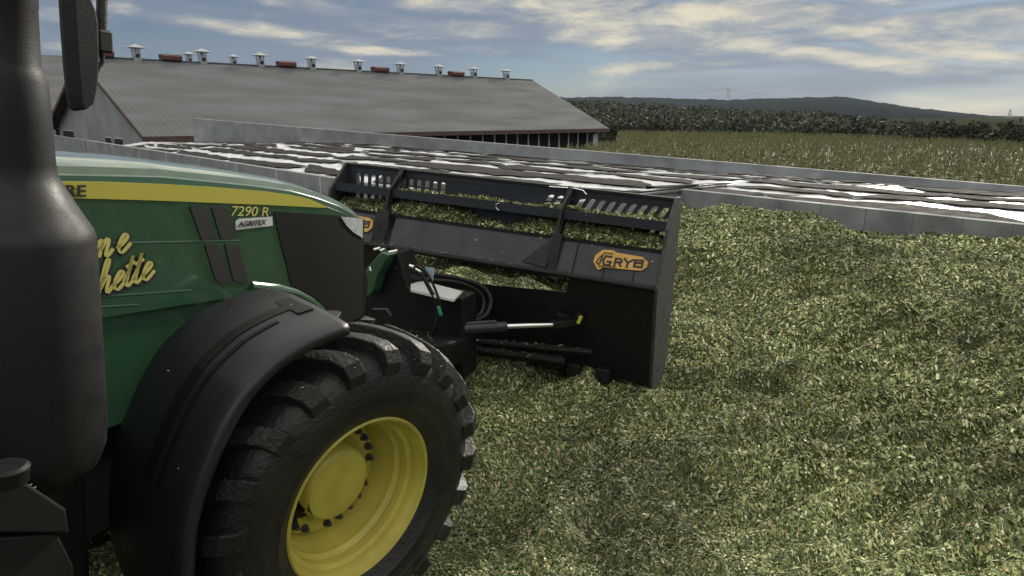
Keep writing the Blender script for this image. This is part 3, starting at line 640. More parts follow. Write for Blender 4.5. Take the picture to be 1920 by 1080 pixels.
# density falls with distance from the working place beside the tractor
th=rg.uniform(R_(-56),R_(58),NCH*2); rad=2.3*np.exp(rg.random(NCH*2)*math.log(27/2.3)); rad=rad*(.98+.04*rg.random(NCH*2))
X=rad*np.sin(th);Y=rad*np.cos(th); wv=X*WX[0]+Y*WX[1]; nv=X*NX[0]+Y*NX[1]
ok=(nv<np.where(wv<13.41,NB-.03,NA-.03))&(wv<30)&(wv>-12.8); ok&=~((X<-1.2)&(Y<2.5)); X=X[ok];Y=Y[ok];rad=rad[ok]
X=X[:NCH*2];Y=Y[:NCH*2]; e=.035; Z=gz(X,Y); gx_=-(gz(X+e,Y)-gz(X-e,Y))/(2*e); gy_=-(gz(X,Y+e)-gz(X,Y-e))/(2*e)
szz=np.clip(.0125+.0026*rad,.019,.062)*rg.choice([1,1,1,1.0,1.5],len(X))
V,F,Tn=chips(np.column_stack([X,Y,Z]),szz,rg,lift=.014,tilt=.46,Nrm=np.clip(np.column_stack([gx_,gy_]),-.75,.75))
patch=np.clip(.93+1.0*vnoise(X,Y,1.3,71)+.55*vnoise(X,Y,.4,72),.5,1.35); Tn=Tn*np.concatenate([patch,patch])[:,None]
o=npmesh('silage_scatter',V,F,m_chip,tint=Tn); tag(o,'chopped maize silage pieces strewn over the whole heap','silage',kind='stuff')

# ------------------------------------------------------------------ tractor
tr=empty('tractor',None,'green farm tractor with yellow stripe, yellow front wheel rim and black mudguard','tractor',mtx=TM)
def ztop(u): return np.interp(u,[-3.2,-2,-.86,-.4,-.11,.2,.45,.67,.9,1.05,1.16],[1.61,1.60,1.575,1.555,1.525,1.49,1.455,1.405,1.34,1.28,1.215])
def sv(u): return .42-.035*max(0,(u-.60)/.6)**2
HM=2.9
us=list(np.linspace(-HM,.4,30))+list(np.linspace(.45,1.16,16))
def zlow(u): return np.interp(u,[-2.9,-.71,-.02,.25,.5,1.16],[.99,.945,.90,.86,.70,.52])
prof=lambda u:[(0,zlow(u)),(0,zlow(u)+.2),(0,ztop(u)-.24),(.0,ztop(u)-.085),(.010,ztop(u)-.080),(.014,ztop(u)-.052),(.026,ztop(u)-.045),(.036,ztop(u)-.018),(.075,ztop(u)-.004),(.13,ztop(u)+.006),(.25,ztop(u)+.016),(.42,ztop(u)+.02)]
mb=MB(); vs=[]; 
for u in us:
    s=sv(u); k=min(1,s/.42); pr=[(s-d*k,z) for d,z in prof(u)]
    for v,z in pr: vs.append(lc(u,v,z))
    for v,z in pr[::-1][1:]: vs.append(lc(u,-v,z))
m_=len(prof(0))*2-1
fs=[(i*m_+j,i*m_+j+1,(i+1)*m_+j+1,(i+1)*m_+j) for i in range(len(us)-1) for j in range(m_-1)]
fs.append(tuple((len(us)-1)*m_+j for j in range(m_))); mb.add(vs,fs)
mb.build('hood',m_grn,tr,smooth=True)
def plate(name,pix,m,off=.004,th=.004,parent=None,v0=.42,sub=None):
    pts=[tp(px,py,1,v0) for px,py in pix]
    a=[lc(p[0],sv(p[0])+off+(v0-.42),p[2]) for p in pts]; b=[lc(p[0],sv(p[0])+off-th+(v0-.42),p[2]) for p in pts]
    return MB().prism(a,b).build(name,m,parent or tr)
def strip(top,bot,off,th=.003):
    # sheet between two (u,z) lines on the hood side
    u0=np.linspace(top[0][0],top[-1][0],46); tz=np.interp(u0,[p[0] for p in top],[p[1] for p in top]); bz=np.interp(u0,[p[0] for p in bot],[p[1] for p in bot]); mb=MB()
    for i in range(45):
        a=[(u0[i],bz[i]),(u0[i+1],bz[i+1]),(u0[i+1],tz[i+1]),(u0[i],tz[i])]
        mb.add([lc(u,sv(u)+off,z) for u,z in a],[(0,1,2,3)])
        mb.add([lc(u0[i],sv(u0[i])+off,tz[i]),lc(u0[i+1],sv(u0[i+1])+off,tz[i+1]),lc(u0[i+1],sv(u0[i+1])+off-.012,tz[i+1]),lc(u0[i],sv(u0[i])+off-.012,tz[i])],[(0,1,2,3)])
    return mb
top=[(-2.8,1.515),(-.861,1.502),(-.661,1.493),(-.41,1.476),(-.114,1.451),(.24,1.415),(.45,1.385),(.578,1.358),(.66,1.330),(.732,1.303)]
bot=[(-2.8,1.425),(-.861,1.438),(-.741,1.432),(-.412,1.405),(-.115,1.378),(.24,1.346),(.674,1.303),(.732,1.2995)]
strip(top,bot,.004).build('stripe',m_ydec,tr)
m_let=m_dec
def side_text(name,txt,px,py,size,m,shear=0,wscale=1,off=.0,spacing=1,tilt=0,extr=.0015,base=.0045,v0=.42):
    p=tp(px,py,1,v0); me=text_mesh(txt,size,extr,shear,off,spacing); ct,st_=math.cos(tilt),math.sin(tilt)
    return place_mesh(name,me,m,tr,lc(p[0],sv(p[0])+base,p[2]),(ct,0,st_),(-st_,0,ct),wscale,1)
SLP=-math.atan(.09)
side_text('stripe_lettering','DEERE',50,368,.062,m_dec,0,1.25,.0012,1.0,-.05,base=.0085)
side_text('model_number','7290 R',429,404,.068,m_ylet,.15,1.36,.0,1.0,SLP,base=.006)
plate('dealer_badge',[(440,415),(447,410),(509,406),(510,423),(441,431)],m_silv,.006,.004)
side_text('dealer_lettering','AGRITEX',444,425,.038,m_dec,.25,1.22,.0,1.0,SLP*.3,base=.0095)
def rnd(pix,m,name,off=.006): return plate(name,pix,m,off,.004)
for q in ([(354,386),(370,385),(383,390),(405,447),(377,450)],[(395,388),(412,386),(424,391),(443,445),(413,448)],[(382,457),(408,457),(433,532),(412,531),(403,525)],[(420,457),(446,457),(465,529),(445,530),(436,525)]): rnd(q,m_dec,'vent_panel')
# moulded creases
def crease(a,b,r=.006,name='body_crease',m=None):
    P=[tp(*q,1,.42) for q in (a,b)]; MB().tube([lc(p[0],sv(p[0])-.0125,p[2]) for p in P],.0140,12).build(name,m or m_grn,tr,smooth=True)
crease((-60,462),(448,452)); crease((-60,592),(260,572)); crease((150,560),(360,545))
# grille panel with curved lower edge and green rim
gp=[(513,396),(560,399),(620,403),(683,409)]
low=[(683,470),(680,560),(668,640),(640,625),(626,600),(608,573),(583,553),(545,536),(535,490)]
gt_=[tp(*q,1,.42) for q in gp]; gl_=[tp(*q,1,.42) for q in ((513,400),(524,450),(535,492),(545,536),(583,553),(608,573),(626,600),(640,625),(668,640),(680,560))]
gt_=[(p[0],p[2]) for p in gt_]+[(1.155,1.19)]; gl_=[(p[0],p[2]) for p in gl_]
gl_=[gl_[0]]+[g for k_,g in enumerate(gl_[1:]) if g[0]>gl_[0][0]+.001]; gl_=sorted(gl_); gl_=[g for g in gl_ if g[0]<1.0]+[(1.155,.50)]
strip(gt_,gl_,.006).build('grille_panel',m_deep,tr)
plate('headlight',[(638,406),(684,410),(684,447),(664,436),(650,423)],m_lens,.012,.01)
rim_=[tp(*q,1,.42) for q in ((470,532),(520,537),(552,545),(583,562),(605,580),(622,604),(632,640))]
MB().tube([lc(p[0],sv(p[0])-.004,p[2]-.015) for p in rim_],.028,10).build('grille_rim',m_grn,tr,smooth=True)
# lower green side panel and black belly
b=MB(); b.prism([lc(u,.395,z) for u,z in ((-2.9,.45),(.30,.45),(.62,.62),(.50,.80),(.3,.92),(-2.9,1.05))],[lc(u,.36,z) for u,z in ((-2.9,.45),(.30,.45),(.62,.62),(.50,.80),(.3,.92),(-2.9,1.05))])
b.build('side_panel',m_grn,tr)
b=MB(); b.box(-2.9,1.1,-.34,.34,-.05,1.0); b.build('engine_block',m_deep,tr)
b=MB(); b.box(-3.0,-.95,-.62,-.341,-.62,.46); b.box(-3.0,-1.05,-.95,-.62,-.62,-.02); b.build('step_frame',m_deep,tr,bevel=.03)  # dark frame filling the gap beside the engine
b=MB(); b.box(-.25,.25,-.9,.9,-.16,.10); b.tube([(0,-1.0,0),(0,1.0,0)],.12,16); b.build('front_axle',m_deep,tr)
b=MB(); b.prism([lc(u,.34,z) for u,z in ((.85,.30),(1.25,.25),(1.30,.75),(1.12,1.16),(.9,1.1))],[lc(u,-.34,z) for u,z in ((.85,.30),(1.25,.25),(1.30,.75),(1.12,1.16),(.9,1.1))]); b.build('nose_frame',m_deep,tr)
# script lettering drawn with a broad nib
def smooth_path(P,k=8):
    P=[np.array(p,float) for p in P]; P=[2*P[0]-P[1]]+P+[2*P[-1]-P[-2]]; o=[]
    for i in range(1,len(P)-2):
        for t in np.linspace(0,1,k,endpoint=False):
            a,b_,c,d=P[i-1:i+3]; o.append(.5*((2*b_)+(-a+c)*t+(2*a-5*b_+4*c-d)*t*t+(-a+3*b_-3*c+d)*t**3))
    o.append(P[-2]); return o
GL={'m':(1.42,[[(-.05,.30),(.12,.62),(.18,.60),(.10,.05)],[(.12,.30),(.34,.66),(.44,.60),(.36,.05)],[(.38,.30),(.60,.66),(.72,.60),(.64,.14),(.72,.04),(.95,.25)]]),
'n':(1.0,[[(-.05,.30),(.12,.62),(.18,.60),(.10,.05)],[(.12,.30),(.34,.66),(.46,.60),(.38,.14),(.46,.04),(.68,.25)]]),
'e':(.62,[[(-.04,.22),(.20,.34),(.40,.54),(.34,.68),(.20,.64),(.06,.36),(.10,.08),(.26,.02),(.60,.28)]]),
'h':(.80,[[(-.1,.2),(.16,.60),(.34,1.15),(.30,1.30),(.20,1.15),(.10,.60),(.02,.02)],[(.06,.25),(.28,.62),(.42,.60),(.36,.14),(.44,.03),(.66,.25)]]),
't':(.52,[[(-.04,.2),(.16,.60),(.28,1.15)],[(.28,1.15),(.14,.50),(.10,.12),(.20,.02),(.50,.25)],[(.0,.78),(.42,.88)]]),
'c':(.58,[[(.38,.56),(.30,.68),(.12,.50),(.06,.20),(.16,.03),(.52,.26)]]),
'r':(.55,[[(-.05,.2),(.10,.70),(.16,.58),(.34,.60),(.26,.12),(.34,.03),(.52,.22)]])}
def script(name,word,pxr,pyb,h,m,ang,nib,base,sl=.30,wid=1.0,grow=0):
    # pxr,pyb: picture point of the right end of the base line
    x=0; strokes=[]
    for ch in word:
        adv,ss=GL[ch]
        for s in ss: strokes.append([(p[0]+x,p[1]) for p in s])
        x+=adv*.80
    p=tp(pxr,pyb,1,.42); mb=MB(); ca,sa=math.cos(ang),math.sin(ang); nv=np.array([math.cos(.9),math.sin(.9)])*nib
    for s in strokes:
        pts=smooth_path(s); o=len(mb.v)
        for i,q in enumerate(pts):
            X=(q[0]-x)*wid*h+q[1]*h*sl; Yy=q[1]*h
            d=pts[min(i+1,len(pts)-1)]-pts[max(i-1,0)]; d=d/ (np.linalg.norm(d)+1e-9); nrm=np.array([-d[1],d[0]])
            wv=abs(nrm@np.array([math.cos(-.5),math.sin(-.5)]))*nib+nib*.35+grow
            for sg in (1,-1):
                xx=X+nrm[0]*wv*sg; yy=Yy+nrm[1]*wv*sg; u=p[0]+xx*ca-yy*sa; z=p[2]+xx*sa+yy*ca
                mb.v.append(lc(u,sv(u)+base,z))
        for i in range(len(pts)-1): mb.f.append((o+2*i,o+2*i+1,o+2*i+3,o+2*i+2))
    return mb.build(name,m,tr)
for wd2,px,py in (('rme',238,470),('chette',283,521)):
    script('name_outline',wd2,px+3,py+2,.105,m_dec,.13,.0066,.0045,grow=.006); script('name_lettering',wd2,px,py,.105,m_ylet,.13,.0066,.0065)  # dark outline printed behind the yellow letters
# exhaust stack
def lathe_part(name,prof,c,m,parent,n=56,smooth=True): return MB().lathe(prof,c,(0,0,1),n).build(name,m,parent,smooth=smooth)
SU,SV_=-1.24,.754
ex=lathe_part('exhaust_shroud',[(.545,.0),(.545,.10),(.57,.155),(.61,.198),(.67,.220),(.74,.227),(1.37,.221),(1.400,.214),(1.425,.199),(1.50,.158),(1.545,.135),(1.57,.124),(1.60,.122)],lc(SU,SV_,0),m_blk,tr,72)
lathe_part('exhaust_pipe',[(1.59,.121),(1.72,.118),(1.84,.114),(1.875,.104),(1.895,.098),(2.05,.099),(2.06,.101),(2.75,.100),(2.75,.0)],lc(SU,SV_,0),m_blk,tr,64)
b=MB(); b.box(SU-.1,SU+.1,-SV_+.0,-.3,.42,.60); b.build('shroud_bracket',m_deep,tr)
# mirror hanging in front
mo=[(114,0),(117,50),(122,117),(128,178),(134,207),(143,209),(165,197),(173,173),(178,143),(180,100),(179,45),(173,18),(163,-2),(160,-150),(118,-150)]
a=[tp(x,y,1,1.16) for x,y in mo]; c=np.mean([p for p in a],0)
b=[ (p[0]+(c[0]-p[0])*.30+.004,1.185,p[2]+(c[2]-p[2])*.03) for p in a]; a2_=[ (p[0]+(c[0]-p[0])*.12,1.14,p[2]+(c[2]-p[2])*.03) for p in a]
mbm=MB(); n_=len(a); vs=[lc(*p) for p in a2_]+[lc(*p) for p in a]+[lc(*p) for p in b]
mbm.add(vs,[tuple(range(n_)),tuple(range(2*n_,3*n_))]+[(i,(i+1)%n_,n_+(i+1)%n_,n_+i) for i in range(n_)]+[(n_+i,n_+(i+1)%n_,2*n_+(i+1)%n_,2*n_+i) for i in range(n_)])
mir=mbm.build('mirror',m_blk,tr,bevel=.012)
q=[tp(x,y,1,1.16) for x,y in ((196,-420),(195,-180),(192,-40),(190,62))]
MB().tube([lc(-2.3,.9,q[0][2]+.05),lc(q[0][0]-.1,1.1,q[0][2]+.03)]+[lc(*p) for p in q],.0135,12).build('mirror_arm',m_silv if False else m_edge,mir,smooth=True)
p0=tp(180,97,1,1.16);p1=tp(205,58,1,1.16)
MB().box(p0[0],p1[0],-1.175,-1.14,p0[2],p1[2]).build('mirror_clamp',m_blk,mir,bevel=.006)
q=[tp(x,y,1,1.16) for x,y in ((185,95),(192,105),(191,118),(184,126),(181,135))]
MB().tube([lc(*p) for p in q],.006,8).build('mirror_cable',m_blk,mir,smooth=True)
# steps and brackets low on the left
q=tp(12,885,1,1.15); MB().lathe([(-.03,0),(-.03,.05),(.012,.055),(.02,.045),(.02,0)],lc(*q),(0,0,1),24).build('step_knob',m_deep,tr,smooth=True)
q=[tp(x,y,1,1.1) for x,y in ((-60,915),(50,905),(125,955),(132,1000),(0,1000),(-60,985))]
MB().prism([lc(*p) for p in q],[lc(p[0],p[1]-.22,p[2]) for p in q]).build('step_bracket',m_blk,tr,bevel=.008)
q=[tp(x,y,1,1.08) for x,y in ((-60,1010),(110,1000),(140,1060),(140,1300),(-60,1300))]
MB().prism([lc(*p) for p in q],[lc(p[0],p[1]-.3,p[2]) for p in q]).build('step_plate',m_blk,tr,bevel=.01)
# ---------------- wheels
AXN=np.array([-.2611,.9628,-.0675]); AXN/=np.linalg.norm(AXN)
Wc=(0.002,1.2275,.018)
def wheel_at(center,axis,parent):
    ax=Vector(lc(*axis)); c=Vector(lc(*center)); up=Vector((0,0,1)); up=(up-ax*up.dot(ax)).normalized(); fw=up.cross(ax) 
    if fw.x<0: fw=-fw
    def P(a,r,t): return tuple(c+ax*a+(fw*math.cos(t)+up*math.sin(t))*r)
    def lathe(prof,n=72):
        mb=MB(); m=len(prof)
        for j in range(n):
            for a,r in prof: mb.v.append(P(a,r,2*math.pi*j/n))
        for j in range(n):
            for i in range(m-1): mb.f.append((j*m+i,((j+1)%n)*m+i,((j+1)%n)*m+i+1,j*m+i+1))
        return mb
    disc=lathe([(-.315,.0),(-.315,.20),(-.285,.235),(-.285,.30),(-.30,.315),(-.33,.315),(-.33,.0)]).build('wheel',m_yel,parent,smooth=True)
    lathe([(-.02,.432),(.006,.430),(.012,.421),(.006,.411),(-.022,.402),(-.040,.388),(-.072,.386),(-.086,.366),(-.120,.360),(-.130,.368),(-.142,.360),(-.158,.346),(-.195,.344),(-.215,.330),(-.262,.328),(-.280,.316),(-.33,.316),(-.42,.33),(-.52,.40),(-.55,.43)],96).build('rim',m_yel,disc,smooth=True)
    lathe([(-.31,.205),(-.20,.190),(-.185,.178),(-.180,.168),(-.180,0)],64).build('hub_cap',m_yel,disc,smooth=True)
    for k in range(24):
        if k%6==5: continue
        t=2*math.pi*(k+.3)/24; q=Vector(P(-.287,.272,t)); MB().lathe([(0,.021),(.014,.021),(.016,.014),(.036,.013),(.036,0)],q,ax,8).build('wheel_bolt',m_edge,disc)
    hw=.27
    # tyre carcass
    side=[(0.0,.425),(.022,.45),(.046,.495),(.052,.500),(.051,.512),(.050,.52),(.060,.57),(.064,.575),(.063,.585),(.055,.635),(.035,.69),(.005,.728),(-.035,.750),(-.10,.762),(-.27,.770)]
    prof=side+[(-2*hw-a,r) for a,r in side[::-1][1:]]
    ty=lathe(prof,120).build('tyre',m_rub,disc,smooth=True)
    NL=21; mb=MB()
    path=[(0.02,.770,0),(.09,.768,.11),(.17,.762,.21),(.235,.750,.275),(.275,.735,.305),(.300,.705,.315),(.318,.665,.32)]   # s from the middle, radius, sweep
    for sd2 in (1,-1):
        for k in range(NL):
            t0=2*math.pi*(k+(.5 if sd2<0 else 0))/NL; o=len(mb.v)
            for i,(s,r,sw) in enumerate(path):
                h=.062 if i<4 else (.058,.042,.005)[i-4]; an=(0,0,.1,.25,.6,1.1,1.4)[i]
                w=.036+.013*(i/6); 
                for (dt,hh) in ((-w*1.25,-.01),(-w,h),(w,h),(w*1.25,-.01)):
                    rr=r+hh*math.cos(an); aa=s+hh*math.sin(an); mb.v.append(P(-hw+sd2*aa,rr,t0-sw+dt/.77))
            for i in range(len(path)-1):
                for j in range(3): mb.f.append((o+i*4+j,o+i*4+j+1,o+(i+1)*4+j+1,o+(i+1)*4+j))
            mb.f.append((o,o+1,o+2,o+3)); e=o+(len(path)-1)*4; mb.f.append((e,e+1,e+2,e+3))
    mb.build('tyre_tread',m_rub,disc,bevel=.006)
    return P
PW=wheel_at(Wc,AXN,tr)
wheel_at((0.0,-1.2275,.018),(.26,-.965,.0),tr)
# mudguard: swept sheet behind and over the wheel
def rf(t): return np.interp(t,[80,95,103,115,122,132,150,175,200],[.935,.945,.955,.985,1.0,1.0,.945,.90,.90])
prof_f=[(.012,-.045),(.014,-.012),(.0,.0),(-.05,.006),(-.20,.018),(-.38,.024),(-.52,.016),(-.60,.0),(-.635,-.02),(-.64,-.06)]
mb=MB(); th_=np.linspace(101,205,56)
for t in th_:
    for a,d in prof_f:
        mb.v.append(PW(a,float(rf(t))+d,R_(t)))
m2=len(prof_f)
for i in range(len(th_)-1):
    for j in range(m2-1): mb.f.append((i*m2+j,i*m2+j+1,(i+1)*m2+j+1,(i+1)*m2+j))
fe=mb.build('mudguard',m_fend,tr,smooth='all',solid=.012)
# raised ribs and dark recess moulded in the guard
def guard_strip(a0,a1,t0,t1,h,name,m,taper=0):
    mb=MB(); ts=np.linspace(t0,t1,26)
    for t in ts:
        rr=float(rf(t)); 
        for a,hh in ((a0,h-.006),(a0,h),(a1,h),(a1,h-.006)): mb.v.append(PW(a,rr+.026+hh-.008,R_(t)))
    for i in range(25):
        for j in range(3): mb.f.append((i*4+j,i*4+j+1,(i+1)*4+j+1,(i+1)*4+j))
    mb.f.append((0,1,2,3)); mb.f.append((100,101,102,103)); mb.build(name,m,fe)
guard_strip(-.30,-.24,107,160,.012,'guard_groove',m_deep); guard_strip(-.20,-.18,113,160,.010,'guard_groove',m_deep)
guard_strip(-.36,-.18,103,107.5,.012,'guard_recess',m_deep)
# ---------------- front linkage and hoses (part of the tractor)
b=MB(); b.prism([lc(u,.33,z) for u,z in ((1.1,-.1),(2.9,-.25),(3.0,-.05),(2.2,.05),(1.3,.15),(1.1,.2))],[lc(u,-.33,z) for u,z in ((1.1,-.1),(2.9,-.25),(3.0,-.05),(2.2,.05),(1.3,.15),(1.1,.2))])
b.build('linkage_frame',m_deep,tr,bevel=.02)
def pth(pts,u): return [lc(*tp(x,y,0,u)) for x,y in pts]
# upright black tower; sky reflection on its flat top painted as a pale sheet
p=[tp(x,y,0,2.9) for x,y in ((690,500),(745,472),(765,540),(868,560),(870,712),(810,720),(690,700))]
MB().prism([lc(q[0],q[1],q[2]) for q in p],[lc(q[0]+.32,q[1]-.02,q[2]) for q in p]).build('hitch_tower',m_deep,tr,bevel=.015)
tq=[tp(x,y,2,.50) for x,y in ((772,531),(868,547),(868,552),(851,561),(772,545))]
z0=tp(868,560,0,2.9)[2]
def onz(x,y,z): return lc(*tp(x,y,2,z))
pl=[onz(x,y,z0+.03) for x,y in ((770,527),(790,526),(867,546),(851,562),(812,553),(770,543))]
MB().prism(pl,[(q[0],q[1],q[2]-.02) for q in pl]).build('tower_top_sheen',m_silv,tr)
p=[tp(x,y,0,2.75) for x,y in ((676,545),(686,505),(700,488),(715,472),(728,478),(716,500),(706,520),(700,545),(690,556))]
MB().prism([lc(*q) for q in p],[lc(q[0]+.15,q[1],q[2]) for q in p]).build('green_bracket',m_grn,tr,bevel=.01)
mb=MB()
for (x,y,dx,dy) in ((702,468,12,-3),(714,470,8,-3),(730,473,16,-3),(652,505,0,8),(668,512,1,8),(680,505,2,8),(692,500,2,8)): 
    a=tp(x,y,0,2.65);c=tp(x+dx,y+dy,0,2.65); mb.tube([lc(*a),lc(*c)],.013,8)
mb.build('hose_coupling',m_chr,tr,smooth=True)
mb=MB(); mb.tube([lc(*q) for q in [tp(700,640-60,0,2.6),tp(725,590-10,0,2.6),tp(733,592,0,2.6)]],.012,8)
mb.build('latch_handle',m_edge,tr)
def hose(pts,us_,r,name='hose',m=None,par=None,fn=None):
    P=[tp(x,y,0,u) for (x,y),u in zip(pts,us_)]; S_=smooth_path([(p[0],p[1],p[2]) for p in P],7); return MB().tube([lc(*p) for p in S_],r,10).build(name,m or m_deep,par or tr,smooth='all')
hose([(772,500),(790,515),(805,540),(818,565),(823,582),(815,620),(800,660)],[2.75]*7,.019,m=m_bktd)
hose([(779,497),(800,512),(815,540),(826,575),(822,600),(800,640),(770,650)],[2.72]*7,.012)
hose([(822,574),(827,592)],[2.70,2.70],.017,'hose_tip',m_grntip)
hose([(740,505),(790,512),(850,520),(900,535),(920,560),(912,590),(880,606)],[2.9,3.2,3.4,3.5,3.5,3.4,3.2],.022,m=m_bktd)
hose([(750,515),(800,524),(860,530),(895,545),(908,565),(900,590),(872,600)],[2.9,3.2,3.4,3.5,3.5,3.4,3.2],.020,m=m_bktd)
hose([(768,498),(776,501)],[2.72,2.72],.016,'hose_fitting',m_chr); hose([(780,504),(790,510)],[2.72,2.72],.016,'hose_fitting',m_chr)
p=[tp(x,y,0,2.8) for x,y in ((797,501),(814,503),(811,526),(803,523))]
MB().prism([lc(*q) for q in p],[lc(q[0]+.01,q[1],q[2]) for q in p]).build('hose_tag',m_blue,tr)
# ---------------- silage bucket
BU,BZ=4.0,-.5
bk=empty('silage_bucket',None,'wide black front bucket with slotted top guard and orange name plates, full of silage','bucket',mtx=TM@Matrix.Translation((BU,0,BZ)))
def lb(u,v,z): return (u-BU,-v,z-BZ)
def bp(px,py,u): return tp(px,py,0,u)
VL,VR=-1.86,1.815
def bprism(pts,v0,v1,name,m,parent=None,bevel=0): return MB().prism([lb(u,v0,z) for u,z in pts],[lb(u,v1,z) for u,z in pts]).build(name,m,parent or bk,bevel=bevel)
UP1,ZP1,UP2,ZP2=3.66,.545,3.80,.845
# back sheet: closed at both sides, open above the hitch
def sheet(pts,th,name,m,parent=None,bevel=0):
    a=[lb(*p) for p in pts]; A=[Vector(x) for x in a]; n=(A[1]-A[0]).cross(A[2]-A[0]).normalized()*th
    return MB().prism(a,[tuple(x+n) for x in A]).build(name,m,parent or bk,bevel=bevel)
ubk=lambda z: 3.98-(z+.49)*(3.98-UP1)/(ZP1+.49)
def BK(px,py):  # point on the leaning back sheet
    u=3.8
    for _ in range(8): p=bp(px,py,u); u=ubk(p[2])
    return p
outl=[BK(x,y) for x,y in ((1226,539),(1070,516),(1062,548),(925,536),(870,520))]
zc_=outl[3][2]
O=[(ubk(ZP1),VR,ZP1),(ubk(ZP1),outl[1][1],ZP1),(ubk(outl[2][2]),outl[2][1],outl[2][2]),(ubk(zc_),outl[3][1],zc_),(ubk(zc_-.02),-.9,zc_-.02),(ubk(ZP1),-1.0,ZP1),(ubk(ZP1),VL,ZP1),(3.98,VL,-.49),(3.98,VR+.03,-.49)]
sheet(O,-.012,'back_sheet',m_bktd)
# slanted panel carrying the name plates, bent in facets
def panel(v0,v1,z1=ZP2,u1=UP2,name='rear_panel',m=m_bkt): return MB().prism([lb(UP1,v0,ZP1),lb(UP1,v1,ZP1),lb(u1,v1,z1),lb(u1,v0,z1)],[lb(UP1+.02,v0,ZP1-.005),lb(UP1+.02,v1,ZP1-.005),lb(u1+.02,v1,z1-.005),lb(u1+.02,v0,z1-.005)]).build(name,m,bk)
gA,gB=-1.13,.80
panel(VL,gA-.02); panel(gA+.12,gB-.02,ZP2+.0); panel(gB+.03,VR)
MB().tube([lb(UP1-.01,VL,ZP1-.015),lb(UP1-.01,VR,ZP1-.015)],.028,10).build('fold_bar',m_bktd,bk,smooth=True)
MB().prism([lb(UP2-.015,VL,ZP2-.01),lb(UP2-.015,VR,ZP2-.01),lb(UP2-.015,VR,ZP2+.018),lb(UP2-.015,VL,ZP2+.018)],[lb(UP2+.03,VL,ZP2-.01),lb(UP2+.03,VR,ZP2-.01),lb(UP2+.03,VR,ZP2+.018),lb(UP2+.03,VL,ZP2+.018)]).build('panel_lip',m_bktd,bk)
def onpanel(v,s,off=0): # s 0..1 up the panel
    d=Vector((UP2-UP1,0,ZP2-ZP1)); n=Vector((-d.z,0,d.x)).normalized()
    return (UP1+d.x*s+n.x*off, v, ZP1+d.z*s+n.z*off)
for v in (1.02,): MB().bar(lb(*onpanel(v,0,.004)),lb(*onpanel(v-.0,1,.004)),.014,.008).build('panel_seam',m_deep,bk)
for v in (1.32,1.60): MB().bar(lb(*onpanel(v,0,.004)),lb(*onpanel(v,.45,.004)),.010,.008).build('panel_seam',m_deep,bk)
for v in (.12,-.3,-.75): MB().bar(lb(*onpanel(v,0,.003)),lb(*onpanel(v,.06,.003)),.012,.006).build('panel_seam',m_deep,bk)
# name plates
def panel_v(px,py):
    best=None
    for s in np.linspace(0,1,41):
        q=onpanel(0,s); p=bp(px,py,q[0]); e=abs(p[2]-q[2])
        if best is None or e<best[0]: best=(e,p[1],s)
    return best[1],best[2]
def nameplate(pl,label=None):
    a=[panel_v(*q) for q in pl]; P1=[lb(*onpanel(v,s,.006)) for v,s in a]; P2=[lb(*onpanel(v,s,.020)) for v,s in a]
    return MB().prism(P1,P2).build('name_plate',m_org,bk)
gpl=[(1113,491),(1118,479),(1131,470),(1152,471),(1156,475),(1205,483),(1216,493),(1213,503),(1202,509),(1131,501),(1124,508),(1120,505)]
npl=nameplate(gpl)
dU=Vector(lb(*onpanel(0,1)))-Vector(lb(*onpanel(0,0)))
LET=[((1015,770),(955,765),(930,800),(935,845),(990,856),(1005,822),(972,816)),((1040,862),(1056,785),(1105,791),(1117,815),(1106,828),(1060,826)),((1084,828),(1102,864)),
((1143,793),(1176,832),(1228,802)),((1176,832),(1166,872)),((1252,803),(1330,811),(1326,836),(1260,836)),((1326,836),(1316,878),(1236,868)),((1252,803),(1238,868))]
LV=[[panel_v(960+a/5.4,340+b_/5.4) for a,b_ in st_] for st_ in LET]
def plate_letters(par,dv,sel=None):
    mb=MB()
    for st_ in LV:
        for a,c in zip(st_[:-1],st_[1:]):
            if sel is not None and (a[0]<sel or c[0]<sel): pass
            pa=Vector(lb(*onpanel(a[0]+dv,a[1],.0215))); pc=Vector(lb(*onpanel(c[0]+dv,c[1],.0215))); d_=(pc-pa).normalized()*.008
            mb.bar(pa-d_,pc+d_,.019,.003,up=(-1,0,.5))
    return mb.build('plate_lettering',m_dec,par)
plate_letters(npl,0)
# arrow-like frame mark round the letters
for seg in (((1119,492),(1127,481)),((1127,481),(1135,475)),((1135,475),(1151,476.5)),((1119,492),(1124,497)),((1124,497),(1131,481)),((1122,500),(1135,499)),((1135,499),(1155,501.5))):
    a,c=[panel_v(*q) for q in seg]; o=MB().bar(lb(*onpanel(*a,.022)),lb(*onpanel(*c,.022)),.015,.004).build('plate_mark',m_dec,npl)
pl2=[(590,408),(600,398),(640,400),(694,409),(701,415),(700,428),(690,436),(600,424)]
np2=nameplate(pl2); plate_letters(np2,panel_v(702,420)[0]-panel_v(1216,494)[0])
# floor and inner trough
bprism([(3.98,-.49),(4.75,-.60),(4.75,-.585),(3.98,-.47)],VL,VR,'floor_plate',m_bktd)
bprism([(4.60,-.62),(4.95,-.64),(4.95,-.62),(4.60,-.58)],VL,VR,'cutting_edge',m_edge)
UG=4.10; UR=3.86
# end plates
ep=[(UP1-.02,ZP1-.03),(3.975,-.50),(4.0,-.62),(4.62,-.66),(4.55,.1),(4.40,.9),(4.28,1.33),(UG-.02,1.33),(UR-.06,1.05),(UP2-.02,ZP2+.03)]
bprism(ep,VR,VR+.03,'end_plate',m_edge); bprism(ep,VL-.03,VL,'end_plate',m_edge)
